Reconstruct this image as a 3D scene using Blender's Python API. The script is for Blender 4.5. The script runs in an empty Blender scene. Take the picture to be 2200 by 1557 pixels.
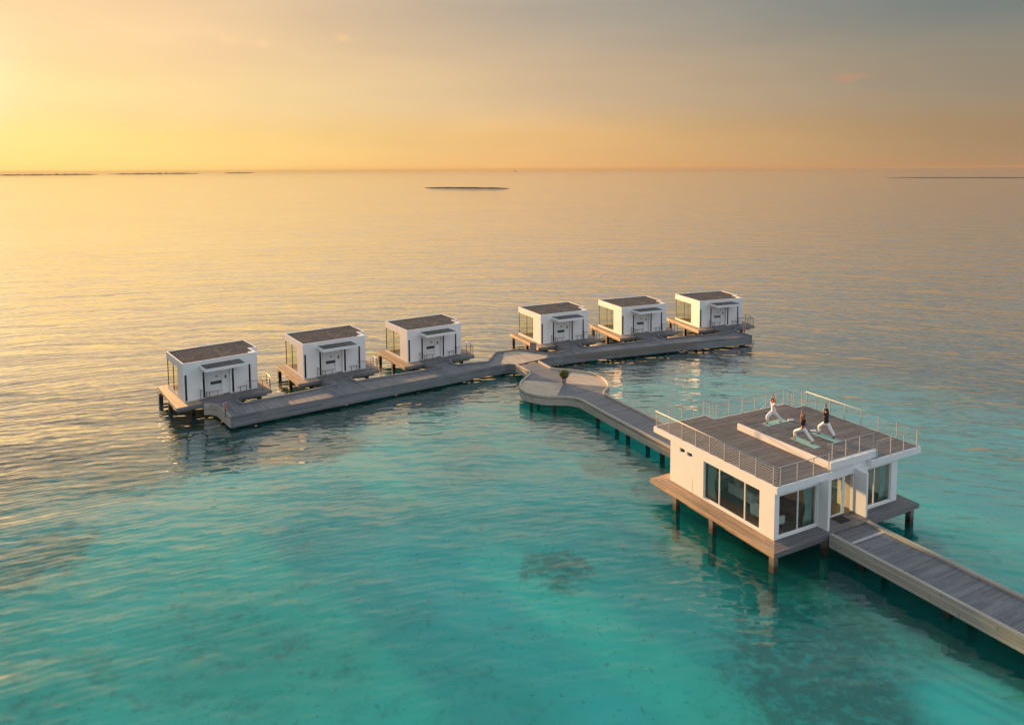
import bpy, bmesh, math, random
from mathutils import Vector, Matrix, noise
R = math.radians
random.seed(7)
C = bpy.context.scene.collection
scene = bpy.context.scene

# ---------------------------------------------------------------- camera, sky, sun, exposure
EXPO = 2.0
K = 2.0 ** -EXPO
SUN_AZ, SUN_EL = -39.0, 6.5          # degrees, azimuth from +Y towards +X
SUN_STRENGTH = 3.7

def camera():
    f, p, r, h, cx, cy = 1531.164, 0.07983, -0.0060375, 22.5037, 1100.0, 486.46
    W, H = 2200.0, 1557.0
    cam = bpy.data.cameras.new('camera'); o = bpy.data.objects.new('camera', cam); C.objects.link(o)
    cam.sensor_fit = 'HORIZONTAL'; cam.sensor_width = 36.0; cam.lens = f / W * 36.0
    cam.shift_x = (W / 2 - cx) / W
    cam.shift_y = -(H / 2 - cy) / W
    cam.clip_start = 0.5; cam.clip_end = 40000
    right = Vector((1, 0, 0)); fwd = Vector((0, math.cos(p), -math.sin(p))); up = Vector((0, math.sin(p), math.cos(p)))
    Rt = math.cos(r) * right + math.sin(r) * up; Up = -math.sin(r) * right + math.cos(r) * up
    m = Matrix((Rt, Up, -fwd)).transposed().to_4x4(); m.translation = (0, 0, h)
    o.matrix_world = m
    scene.camera = o
camera()

def lin(c, k=1.0):
    out = []
    for v in c:
        v = v / 255.0
        out.append((v / 12.92 if v <= 0.04045 else ((v + 0.055) / 1.055) ** 2.4) * k)
    return (*out, 1.0)

class NT:
    """small helper round a node tree"""
    def __init__(s, tree): s.t = tree
    def n(s, kind, **kw):
        nd = s.t.nodes.new(kind)
        for k, v in kw.items():
            if k.startswith('i_'):
                key = k[2:]
                nd.inputs[int(key) if key.isdigit() else key.replace('_', ' ')].default_value = v
            else: setattr(nd, k, v)
        return nd
    def link(s, a, b): s.t.links.new(a, b)
    def val(s, x, nd, i):
        if hasattr(x, 'is_output'): s.link(x, nd.inputs[i])
        elif x is not None: nd.inputs[i].default_value = x
    def math(s, op, a, b=None, c=None, clamp=False):
        nd = s.n('ShaderNodeMath', operation=op, use_clamp=clamp)
        for i, v in enumerate((a, b, c)): s.val(v, nd, i)
        return nd.outputs[0]
    def vmath(s, op, a, b=None):
        nd = s.n('ShaderNodeVectorMath', operation=op); s.val(a, nd, 0); s.val(b, nd, 1)
        return nd
    def mix(s, f, a, b, mode='MIX'):
        nd = s.n('ShaderNodeMix', data_type='RGBA', blend_type=mode)
        s.val(f, nd, 0); s.val(a, nd, 6); s.val(b, nd, 7)
        return nd.outputs[2]
    def ramp(s, fac, stops, interp='LINEAR'):
        nd = s.n('ShaderNodeValToRGB'); cr = nd.color_ramp; cr.interpolation = interp
        while len(cr.elements) < len(stops): cr.elements.new(0.5)
        for e, (p, c) in zip(cr.elements, stops):
            e.position = p; e.color = c if len(c) == 4 else (*c, 1)
        s.link(fac, nd.inputs[0]); return nd.outputs[0]
    def smooth(s, x, a, b, o0=0.0, o1=1.0, kind='SMOOTHSTEP'):
        nd = s.n('ShaderNodeMapRange', interpolation_type=kind)
        s.val(x, nd, 0); nd.inputs[1].default_value = a; nd.inputs[2].default_value = b
        nd.inputs[3].default_value = o0; nd.inputs[4].default_value = o1
        return nd.outputs[0]
    def noise(s, vec, scale, detail=3.0, rough=0.5, dist=0.0):
        nd = s.n('ShaderNodeTexNoise'); s.val(vec, nd, 'Vector')
        nd.inputs['Scale'].default_value = scale; nd.inputs['Detail'].default_value = detail
        nd.inputs['Roughness'].default_value = rough; nd.inputs['Distortion'].default_value = dist
        return nd.outputs[0]

def sky():
    w = bpy.data.worlds.new("World"); scene.world = w; w.use_nodes = True
    t = w.node_tree; t.nodes.clear(); N = NT(t)
    tc = N.n('ShaderNodeTexCoord')
    d = N.vmath('NORMALIZE', tc.outputs['Generated']).outputs[0]
    sep = N.n('ShaderNodeSeparateXYZ'); N.link(d, sep.inputs[0])
    z = sep.outputs[2]
    dh = N.vmath('NORMALIZE', N.vmath('MULTIPLY', d, (1, 1, 0)).outputs[0]).outputs[0]
    sa = R(SUN_AZ)
    c = N.vmath('DOT_PRODUCT', dh, (math.sin(sa), math.cos(sa), 0)).outputs['Value']
    ang = N.math('ARCCOSINE', N.math('MINIMUM', N.math('MAXIMUM', c, -1.0), 1.0))     # 0 below the sun .. pi opposite
    e = N.math('SQRT', N.math('MAXIMUM', z, 0.0))
    def rp(st): return N.ramp(e, [(p, lin(col, k)) for p, col, k in st], 'EASE')
    sun = rp([(0, (255, 212, 128), 1), (.2, (255, 218, 138), 1), (.30, (255, 222, 156), 1), (.42, (253, 214, 160), 1), (.5, (245, 208, 164), 1), (.6, (255, 228, 188), 1), (.76, (224, 222, 214), 1), (1, (186, 202, 216), 1)])
    mid = rp([(0, (245, 186, 118), 1), (.2, (236, 188, 126), 1), (.33, (213, 183, 146), 1), (.487, (178, 166, 150), 1), (.57, (218, 202, 176), 1), (.68, (216, 214, 206), 1), (.82, (200, 210, 216), 1), (1, (186, 202, 216), 1)])
    rgt = rp([(0, (176, 138, 104), 1), (.2, (164, 136, 104), 1), (.33, (148, 136, 118), 1), (.46, (111, 123, 123), 1), (.57, (168, 168, 162), 1), (.68, (188, 194, 196), 1), (.82, (188, 202, 212), 1), (1, (186, 202, 216), 1)])
    bck = rp([(0, (214, 204, 206), 1), (.3, (216, 223, 236), 1.2), (.7, (214, 224, 236), 1.15), (1, (186, 202, 216), 1)])
    col = N.mix(N.smooth(ang, R(4), R(47)), sun, mid)
    col = N.mix(N.smooth(ang, R(34), R(78)), col, rgt)
    col = N.mix(N.smooth(ang, R(85), R(150)), col, bck)
    # glow round the sun, just off the picture's left edge
    se = R(SUN_EL)
    sd = (math.sin(sa) * math.cos(se), math.cos(sa) * math.cos(se), math.sin(se))
    cd = N.vmath('DOT_PRODUCT', d, sd).outputs['Value']
    da = N.math('ARCCOSINE', N.math('MINIMUM', cd, 1.0))
    glow = N.math('POWER', 2.718, N.math('MULTIPLY', N.math('MULTIPLY', da, da), -1.0 / (2 * R(2.5) ** 2)))
    col = N.mix(N.math('MULTIPLY', glow, 0.75), col, (1.0, 0.92, 0.64, 1))
    # a few small sunlit clouds
    nz = N.noise(d, 34.0, 6, 0.6)
    for az, el, wa, wh, s, cc in ((-13.2, 10.0, 1.3, .60, .95, (255, 206, 148)), (-19.2, 9.35, 3.0, .60, .6, (255, 214, 158)), (25.2, 6.42, 1.7, .36, .75, (188, 148, 120)), (26.6, 5.1, 1.5, .2, .45, (176, 140, 112))):
        cv = (math.sin(R(az)) * math.cos(R(el)), math.cos(R(az)) * math.cos(R(el)), math.sin(R(el)))
        rv = (math.cos(R(az)), -math.sin(R(az)), 0.0)
        df = N.vmath('SUBTRACT', d, cv).outputs[0]
        u = N.math('DIVIDE', N.vmath('DOT_PRODUCT', df, rv).outputs['Value'], R(wa))
        v = N.math('DIVIDE', N.vmath('DOT_PRODUCT', df, (0, 0, 1)).outputs['Value'], R(wh))
        rr = N.math('SQRT', N.math('ADD', N.math('MULTIPLY', u, u), N.math('MULTIPLY', v, v)))
        m = N.math('ADD', N.math('SUBTRACT', 1.0, rr), N.math('MULTIPLY', N.math('SUBTRACT', nz, 0.5), 3.2))
        m = N.math('MULTIPLY', N.smooth(m, 0.0, 1.1), s)
        col = N.mix(m, col, lin(cc))
    # broad faint streaks of high haze
    st = N.noise(N.vmath('MULTIPLY', d, (1, 1, 7)).outputs[0], 3.2, 4, 0.5)
    col = N.mix(1.0, col, N.ramp(st, [(0.3, (.955, .955, .965)), (.7, (1.045, 1.04, 1.03))]), 'MULTIPLY')
    nish = N.n('ShaderNodeTexSky', sky_type='NISHITA', sun_disc=False, sun_elevation=se, sun_rotation=sa, air_density=1.0, dust_density=1.0, ozone_density=1.0)
    b1 = N.n('ShaderNodeBackground', i_Strength=1.0 * K); N.link(col, b1.inputs[0])
    b2 = N.n('ShaderNodeBackground', i_Strength=0.05); N.link(nish.outputs[0], b2.inputs[0])
    mx = N.n('ShaderNodeMixShader', i_0=0.015); N.link(b1.outputs[0], mx.inputs[1]); N.link(b2.outputs[0], mx.inputs[2])
    out = N.n('ShaderNodeOutputWorld'); N.link(mx.outputs[0], out.inputs[0])
sky()

def sun():
    l = bpy.data.lights.new('sun', 'SUN'); l.energy = SUN_STRENGTH; l.angle = R(1.5); l.color = (1.0, 0.54, 0.22)
    o = bpy.data.objects.new('sun', l); C.objects.link(o)
    d = Vector((math.sin(R(SUN_AZ)) * math.cos(R(SUN_EL)), math.cos(R(SUN_AZ)) * math.cos(R(SUN_EL)), math.sin(R(SUN_EL))))
    o.rotation_euler = d.to_track_quat('Z', 'Y').to_euler(); o.location = d * 200
sun()
scene.view_settings.view_transform = 'Standard'; scene.view_settings.look = 'None'
scene.view_settings.exposure = EXPO; scene.view_settings.gamma = 1.0; scene.view_settings.use_curve_mapping = False
scene.cycles.use_denoising = True
scene.cycles.denoising_prefilter = 'ACCURATE'; scene.cycles.denoising_input_passes = 'RGB_ALBEDO_NORMAL'
scene.cycles.max_bounces = 8; scene.cycles.transparent_max_bounces = 16
scene.cycles.sample_clamp_indirect = 6.0
scene.cycles.caustics_reflective = False; scene.cycles.caustics_refractive = False

# ---------------------------------------------------------------- materials
def mat(name):
    m = bpy.data.materials.new(name); m.use_nodes = True; m.node_tree.nodes.clear()
    return m, NT(m.node_tree)
def finish(N, bsdf):
    o = N.n('ShaderNodeOutputMaterial'); N.link(bsdf, o.inputs[0])
def plain(name, col, rough=0.6, spec=0.4, metal=0.0, var=0.06, scale=3.0, bump=0.0):
    m, N = mat(name)
    tc = N.n('ShaderNodeTexCoord')
    nz = N.noise(tc.outputs['Object'], scale, 5, 0.6)
    c = N.mix(1.0, (*col, 1), N.ramp(nz, [(0.25, (1 - var * 2,) * 3), (.75, (1 + var,) * 3)]), 'MULTIPLY')
    b = N.n('ShaderNodeBsdfPrincipled', i_Roughness=rough, i_Metallic=metal); b.inputs['Specular IOR Level'].default_value = spec
    N.link(c, b.inputs[0])
    if bump:
        bp = N.n('ShaderNodeBump', i_Distance=bump); N.link(N.noise(tc.outputs['Object'], scale * 8, 3), bp.inputs['Height']); N.link(bp.outputs[0], b.inputs['Normal'])
    finish(N, b.outputs[0]); return m
def planks(name, dark, light, width=0.14, gap=0.06, length=3.1, rough=0.55, spec=0.45, rib=0.0012, stain=0.35):
    """weathered boards: u of the UV map runs across the boards, v along them, both in metres"""
    m, N = mat(name)
    uv = N.n('ShaderNodeUVMap'); sep = N.n('ShaderNodeSeparateXYZ'); N.link(uv.outputs[0], sep.inputs[0])
    q = N.math('DIVIDE', sep.outputs[0], width)
    idx = N.math('FLOOR', q); fr = N.math('FRACT', q)
    off = N.n('ShaderNodeTexWhiteNoise', noise_dimensions='1D'); N.link(idx, off.inputs['W'])
    vv = N.math('ADD', N.math('DIVIDE', sep.outputs[1], length), off.outputs['Value'])
    cell = N.n('ShaderNodeCombineXYZ'); N.link(idx, cell.inputs[0]); N.link(N.math('FLOOR', vv), cell.inputs[1])
    rnd = N.n('ShaderNodeTexWhiteNoise', noise_dimensions='3D'); N.link(cell.outputs[0], rnd.inputs['Vector'])
    st = N.n('ShaderNodeCombineXYZ'); N.link(N.math('MULTIPLY', sep.outputs[0], 26.0), st.inputs[0]); N.link(N.math('MULTIPLY', sep.outputs[1], 1.3), st.inputs[1]); N.link(N.math('MULTIPLY', rnd.outputs['Value'], 37.0), st.inputs[2])
    grain = N.noise(st.outputs[0], 1.0, 4, 0.65)
    bc = N.n('ShaderNodeCombineXYZ'); N.link(N.math('MULTIPLY', sep.outputs[0], 1.0), bc.inputs[0]); N.link(N.math('MULTIPLY', sep.outputs[1], 0.35), bc.inputs[1])
    big = N.noise(bc.outputs[0], 0.9, 5, 0.6)
    f = N.math('ADD', N.math('MULTIPLY', rnd.outputs['Value'], 0.5), N.math('ADD', N.math('MULTIPLY', N.math('SUBTRACT', grain, 0.5), 1.1), N.math('MULTIPLY', N.math('SUBTRACT', big, 0.5), stain * 2.6)))
    f = N.math('ADD', f, 0.22, clamp=True)
    c = N.mix(f, (*dark, 1), (*light, 1))
    edge = N.math('MINIMUM', fr, N.math('SUBTRACT', 1.0, fr))
    g = N.smooth(edge, gap * 0.3, gap, 1.0, 0.0)
    endf = N.math('FRACT', vv); eg = N.smooth(N.math('MINIMUM', endf, N.math('SUBTRACT', 1.0, endf)), 0.0008, 0.003, 1.0, 0.0)
    g = N.math('MAXIMUM', g, eg)
    c = N.mix(N.math('MULTIPLY', g, 0.85), c, (dark[0] * .18, dark[1] * .18, dark[2] * .18, 1))
    b = N.n('ShaderNodeBsdfPrincipled', i_Roughness=rough); b.inputs['Specular IOR Level'].default_value = spec
    N.link(c, b.inputs[0])
    h = N.math('ADD', N.math('MULTIPLY', g, -0.004), N.math('ADD', N.math('MULTIPLY', grain, rib), N.math('MULTIPLY', rnd.outputs['Value'], 0.002)))
    bp = N.n('ShaderNodeBump', i_Distance=1.0, i_Strength=0.8); N.link(h, bp.inputs['Height']); N.link(bp.outputs[0], b.inputs['Normal'])
    finish(N, b.outputs[0]); return m
def stucco():
    m, N = mat('white_render')
    tc = N.n('ShaderNodeTexCoord')
    nz = N.noise(tc.outputs['Object'], 0.9, 6, 0.65)
    sc = N.vmath('MULTIPLY', tc.outputs['Object'], (5.0, 5.0, 0.5)).outputs[0]
    dr = N.noise(sc, 1.1, 4, 0.6)
    f = N.math('MULTIPLY', N.smooth(dr, 0.55, 0.8), N.smooth(nz, 0.4, 0.7))
    c = N.mix(N.math('MULTIPLY', f, 0.35), (0.80, 0.795, 0.785, 1), (0.60, 0.585, 0.56, 1))
    c = N.mix(1.0, c, N.ramp(nz, [(0.3, (.94, .94, .935)), (.7, (1.02, 1.02, 1.02))]), 'MULTIPLY')
    b = N.n('ShaderNodeBsdfPrincipled', i_Roughness=0.75); b.inputs['Specular IOR Level'].default_value = 0.3
    N.link(c, b.inputs[0])
    bp = N.n('ShaderNodeBump', i_Distance=0.004, i_Strength=0.5); N.link(N.noise(tc.outputs['Object'], 22, 4), bp.inputs['Height']); N.link(bp.outputs[0], b.inputs['Normal'])
    finish(N, b.outputs[0]); return m
def glass(name, tint=(0.80, 0.88, 0.84), boost=1.0):
    m, N = mat(name)
    fr = N.n('ShaderNodeFresnel', i_IOR=1.52)
    tr = N.n('ShaderNodeBsdfTransparent'); tr.inputs[0].default_value = (*tint, 1)
    gl = N.n('ShaderNodeBsdfGlossy', i_Roughness=0.01); gl.inputs[0].default_value = (.95, .95, .95, 1)
    mx = N.n('ShaderNodeMixShader'); gg = N.n('ShaderNodeNewGeometry'); N.link(N.math('MULTIPLY', N.math('MULTIPLY', fr.outputs[0], boost, clamp=True), N.math('SUBTRACT', 1.0, gg.outputs['Backfacing'])), mx.inputs[0]); N.link(tr.outputs[0], mx.inputs[1]); N.link(gl.outputs[0], mx.inputs[2])
    finish(N, mx.outputs[0]); return m
def gravel():
    m, N = mat('roof_gravel')
    tc = N.n('ShaderNodeTexCoord')
    vo = N.n('ShaderNodeTexVoronoi', i_Scale=16.0); N.link(tc.outputs['Object'], vo.inputs['Vector'])
    sp = N.n('ShaderNodeSeparateXYZ'); N.link(vo.outputs['Color'], sp.inputs[0])
    nz = N.noise(tc.outputs['Object'], 0.8, 5, 0.6)
    c = N.ramp(sp.outputs[0], [(0, (.055, .054, .055)), (.5, (.110, .107, .108)), (.85, (.165, .160, .158)), (1, (.30, .29, .28))])
    c = N.mix(1.0, c, N.ramp(nz, [(0.3, (.72, .72, .74)), (.7, (1.15, 1.1, 1.05))]), 'MULTIPLY')
    b = N.n('ShaderNodeBsdfPrincipled', i_Roughness=1.0); b.inputs['Specular IOR Level'].default_value = 0.0
    N.link(c, b.inputs[0])
    bp = N.n('ShaderNodeBump', i_Distance=0.006); N.link(vo.outputs['Distance'], bp.inputs['Height']); bp.invert = True; N.link(bp.outputs[0], b.inputs['Normal'])
    finish(N, b.outputs[0]); return m
def pile_mat():
    m, N = mat('concrete_pile')
    tc = N.n('ShaderNodeTexCoord'); geo = N.n('ShaderNodeNewGeometry')
    sp = N.n('ShaderNodeSeparateXYZ'); N.link(geo.outputs['Position'], sp.inputs[0])
    nz = N.noise(tc.outputs['Object'], 3.0, 5, 0.6)
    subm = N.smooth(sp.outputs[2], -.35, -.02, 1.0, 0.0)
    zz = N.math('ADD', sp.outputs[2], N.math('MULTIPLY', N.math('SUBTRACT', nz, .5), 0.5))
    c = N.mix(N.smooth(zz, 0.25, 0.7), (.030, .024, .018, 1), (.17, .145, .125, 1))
    c = N.mix(subm, c, (.050, .056, .045, 1))                # submerged part coloured to blend into the dark seabed, as through murky water
    b = N.n('ShaderNodeBsdfPrincipled', i_Roughness=0.7); N.link(c, b.inputs[0]); finish(N, b.outputs[0]); return m
SLOPE = 0.42
# wavelength, centre x, centre y, slope, phase warp
WAVES = [(0.50, 25, -60, .055, 16), (0.85, -12, -70, .062, 14), (1.4, 22, -45, .056, 13), (2.4, -30, -60, .050, 12), (4.2, 14, -90, .040, 10), (8.0, -18, -50, .026, 9), (17.0, 8, -120, .020, 8)]
def water_mat():
    m, N = mat('sea_water')
    geo = N.n('ShaderNodeNewGeometry'); P = geo.outputs['Position']
    mp = N.n('ShaderNodeMapping'); N.link(P, mp.inputs[0])
    mp.inputs['Rotation'].default_value = (0, 0, R(-14)); mp.inputs['Scale'].default_value = (0.30, 1.0, 1.0)
    mp2 = N.n('ShaderNodeMapping'); N.link(P, mp2.inputs[0])
    mp2.inputs['Rotation'].default_value = (0, 0, R(24)); mp2.inputs['Scale'].default_value = (0.36, 1.0, 1.0)
    # the slopes of the wind ripples, the same statistics at every distance
    def slopes(vec, scale, detail, rough, dist):
        nd = N.n('ShaderNodeTexNoise'); N.link(vec, nd.inputs['Vector'])
        nd.inputs['Scale'].default_value = scale; nd.inputs['Detail'].default_value = detail; nd.inputs['Roughness'].default_value = rough; nd.inputs['Distortion'].default_value = dist
        return N.vmath('SUBTRACT', nd.outputs['Color'], (.5, .5, .5)).outputs[0]
    gust = N.noise(N.vmath('MULTIPLY', P, (0.012, 0.02, 0)).outputs[0], 1.0, 4, 0.55)
    g = N.math('MULTIPLY', N.smooth(gust, 0.36, 0.62, 0.7, 1.15), N.smooth(N.vmath('DISTANCE', P, (13.0, 40.0, 0.0)).outputs['Value'], 18.0, 52.0, 0.62, 1.05))
    sA = N.vmath('MULTIPLY', slopes(mp.outputs[0], 0.30, 5.0, 0.72, 0.3), (SLOPE * .30, SLOPE * .45, 0)).outputs[0]
    sB = N.vmath('MULTIPLY', slopes(mp2.outputs[0], 3.2, 3.0, 0.65, 0.3), (SLOPE * .45, SLOPE * .60, 0)).outputs[0]
    tot = N.vmath('ADD', sA, sB).outputs[0]
    # trains of wind waves that fan out over the lagoon, broken into groups
    warp = N.noise(P, 0.09, 2, 0.5); warp2 = N.noise(P, 0.55, 2, 0.5)
    for lam, cx, cy, a, wp in WAVES:
        rel = N.vmath('MULTIPLY', N.vmath('SUBTRACT', P, (cx, cy, 0)).outputs[0], (1, 1, 0)).outputs[0]
        dist = N.vmath('LENGTH', rel).outputs['Value']; dirn = N.vmath('NORMALIZE', rel).outputs[0]
        ph = N.math('ADD', N.math('MULTIPLY', dist, 2 * math.pi / lam), N.math('ADD', N.math('MULTIPLY', warp, wp), N.math('MULTIPLY', warp2, wp * .45)))
        gp = N.smooth(N.noise(N.vmath('ADD', P, (cx * 3.1, cy * 1.7, 0)).outputs[0], 0.22 / lam ** .5, 2, 0.5), 0.36, 0.62, 0.25, 1.0)
        sv = N.n('ShaderNodeVectorMath', operation='SCALE'); N.link(dirn, sv.inputs[0])
        N.link(N.math('MULTIPLY', N.math('MULTIPLY', N.math('COSINE', ph), a), gp), sv.inputs['Scale'])
        tot = N.vmath('ADD', tot, sv.outputs[0]).outputs[0]
    sl = N.n('ShaderNodeVectorMath', operation='SCALE'); N.link(tot, sl.inputs[0]); N.link(g, sl.inputs['Scale'])
    nrm = N.vmath('NORMALIZE', N.vmath('ADD', sl.outputs[0], (0, 0, 1)).outputs[0]).outputs[0]
    # where the lagoon's sand shelf drops away to open sea
    sh = N.vmath('DISTANCE', P, (13.0, 40.0, 0.0)).outputs['Value']
    ed = N.math('ADD', sh, N.math('MULTIPLY', N.math('SUBTRACT', N.noise(P, 0.05, 4, 0.55), 0.5), 26.0))
    deep = N.smooth(ed, 44.0, 60.0)
    tr = N.n('ShaderNodeBsdfTransparent'); tr.inputs[0].default_value = (0.17, 0.86, 0.86, 1)
    sc = N.n('ShaderNodeBsdfDiffuse'); sc.inputs[0].default_value = (0.015, 0.36, 0.34, 1)
    lag = N.n('ShaderNodeMixShader', i_0=0.10); N.link(tr.outputs[0], lag.inputs[1]); N.link(sc.outputs[0], lag.inputs[2])
    dp = N.n('ShaderNodeBsdfDiffuse'); dp.inputs[0].default_value = (0.016, 0.032, 0.038, 1)
    body = N.n('ShaderNodeMixShader'); N.link(deep, body.inputs[0]); N.link(lag.outputs[0], body.inputs[1]); N.link(dp.outputs[0], body.inputs[2])
    cosf = N.math('ABSOLUTE', N.vmath('DOT_PRODUCT', geo.outputs['Incoming'], nrm).outputs['Value'])
    cosb = N.math('ABSOLUTE', N.vmath('DOT_PRODUCT', geo.outputs['Incoming'], geo.outputs['True Normal']).outputs['Value'])
    def schlick(c): return N.math('ADD', N.math('MULTIPLY', N.math('POWER', N.math('SUBTRACT', 1.0, c, clamp=True), 7.0), 0.994), 0.006)
    front = N.math('SUBTRACT', 1.0, N.math('POWER', N.math('SUBTRACT', 1.0, schlick(cosf), clamp=True), 7.0))
    bf = geo.outputs['Backfacing']
    fac = N.math('ADD', N.math('MULTIPLY', front, N.math('SUBTRACT', 1.0, bf)), N.math('MULTIPLY', schlick(cosb), bf))
    gl = N.n('ShaderNodeBsdfGlossy', i_Roughness=0.045); gl.inputs[0].default_value = (1, 1, 1, 1); N.link(nrm, gl.inputs['Normal'])
    mx = N.n('ShaderNodeMixShader'); N.link(fac, mx.inputs[0]); N.link(body.outputs[0], mx.inputs[1]); N.link(gl.outputs[0], mx.inputs[2])
    finish(N, mx.outputs[0]); return m
def seabed_mat():
    m, N = mat('sand_coral_and_shade')
    geo = N.n('ShaderNodeNewGeometry'); P = geo.outputs['Position']
    a = N.noise(P, 0.045, 5, 0.6); b_ = N.noise(P, 0.5, 6, 0.7); c_ = N.noise(P, 1.6, 4, 0.6)
    sand = N.ramp(a, [(0.3, (.30, .31, .27)), (.5, (.50, .49, .43)), (.68, (.68, .65, .57))])
    f = N.math('ADD', N.math('MULTIPLY', a, -0.55), N.math('ADD', N.math('MULTIPLY', b_, .8), N.math('MULTIPLY', c_, .5)))
    coral_shade = N.math('MULTIPLY', N.smooth(f, 0.40, 0.66), 0.55)
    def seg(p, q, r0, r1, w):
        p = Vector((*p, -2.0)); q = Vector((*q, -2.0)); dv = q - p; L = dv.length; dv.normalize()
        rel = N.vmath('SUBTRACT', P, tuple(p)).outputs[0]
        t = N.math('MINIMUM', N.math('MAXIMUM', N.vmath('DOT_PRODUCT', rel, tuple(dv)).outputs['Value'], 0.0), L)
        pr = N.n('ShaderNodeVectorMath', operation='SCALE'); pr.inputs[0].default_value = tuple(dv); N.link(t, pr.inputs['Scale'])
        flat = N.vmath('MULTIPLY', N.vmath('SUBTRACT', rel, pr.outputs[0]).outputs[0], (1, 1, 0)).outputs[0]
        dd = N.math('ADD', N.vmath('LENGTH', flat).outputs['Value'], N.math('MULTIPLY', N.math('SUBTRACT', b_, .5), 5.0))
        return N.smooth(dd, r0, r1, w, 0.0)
    for p, q, r0, r1, w in (((-30.5, 65), (-1.5, 82), 4.0, 7.5, 1.0), ((1, 82), (29, 93.0), 4.0, 7.0, 1.0), ((20.4, 41.9), (31.3, 20.5), 1.3, 3.1, 1.0), ((17.0, 42.5), (24, 46), 2.0, 5.0, .9), ((4, 66.5), (13, 53), .4, 2.6, .7), ((17, 40), (12, 50), .6, 3.5, .55), ((-32, 58.5), (-17, 62), 2.0, 5.0, 1.0)):  # reef rock, plus dark strips painting the shade and reflection under jetties
        coral_shade = N.math('MAXIMUM', coral_shade, seg(p, q, r0, r1, w))
    spots = N.math('MULTIPLY', N.smooth(N.noise(P, 2.3, 3, 0.6), 0.62, 0.70), N.smooth(a, 0.30, 0.55, 0.25, 1.0))
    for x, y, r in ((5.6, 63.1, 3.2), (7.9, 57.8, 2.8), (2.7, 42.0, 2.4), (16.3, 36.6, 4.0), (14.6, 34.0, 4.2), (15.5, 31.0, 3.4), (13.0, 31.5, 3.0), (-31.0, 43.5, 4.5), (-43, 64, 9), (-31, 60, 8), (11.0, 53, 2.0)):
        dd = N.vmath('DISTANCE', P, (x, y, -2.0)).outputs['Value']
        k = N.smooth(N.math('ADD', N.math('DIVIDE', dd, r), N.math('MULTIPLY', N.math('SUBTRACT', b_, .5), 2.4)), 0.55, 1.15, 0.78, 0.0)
        coral_shade = N.math('MAXIMUM', coral_shade, N.math('MULTIPLY', k, N.smooth(c_, 0.3, 0.55, 0.35, 1.0)))
    coral_shade = N.math('MAXIMUM', coral_shade, N.math('MULTIPLY', spots, 0.4))
    lt = N.smooth(N.math('ADD', N.vmath('DISTANCE', P, (21.3, 30.2, -2.0)).outputs['Value'], N.math('MULTIPLY', N.math('SUBTRACT', b_, .5), 3.0)), 1.5, 4.2, 1.0, 0.0)
    sand = N.mix(N.math('MULTIPLY', lt, 0.8), sand, (.80, .77, .68, 1))
    coral_shade = N.math('MULTIPLY', coral_shade, N.math('SUBTRACT', 1.0, N.math('MULTIPLY', lt, .8)))
    col = N.mix(N.math('MULTIPLY', coral_shade, 0.85), sand, (.040, .032, .022, 1))
    b = N.n('ShaderNodeBsdfDiffuse'); N.link(col, b.inputs[0]); finish(N, b.outputs[0]); return m
def leaf_mat():
    m, N = mat('leaf_green')
    oi = N.n('ShaderNodeNewGeometry')
    c = N.ramp(oi.outputs['Random Per Island'], [(0, (.03, .05, .012)), (.6, (.095, .125, .03)), (1, (.24, .23, .05))])
    b = N.n('ShaderNodeBsdfPrincipled', i_Roughness=0.55); N.link(c, b.inputs[0])
    tl = N.n('ShaderNodeBsdfTranslucent'); tl.inputs[0].default_value = (.16, .17, .03, 1)
    mx = N.n('ShaderNodeMixShader', i_0=0.3); N.link(b.outputs[0], mx.inputs[1]); N.link(tl.outputs[0], mx.inputs[2])
    finish(N, mx.outputs[0]); return m
def curtain_mat():
    m, N = mat('sheer_curtain')
    d = N.n('ShaderNodeBsdfDiffuse'); d.inputs[0].default_value = (.46, .60, .56, 1)
    tl = N.n('ShaderNodeBsdfTranslucent'); tl.inputs[0].default_value = (.50, .66, .62, 1)
    mx = N.n('ShaderNodeMixShader', i_0=0.5); N.link(d.outputs[0], mx.inputs[1]); N.link(tl.outputs[0], mx.inputs[2])
    finish(N, mx.outputs[0]); return m

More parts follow.
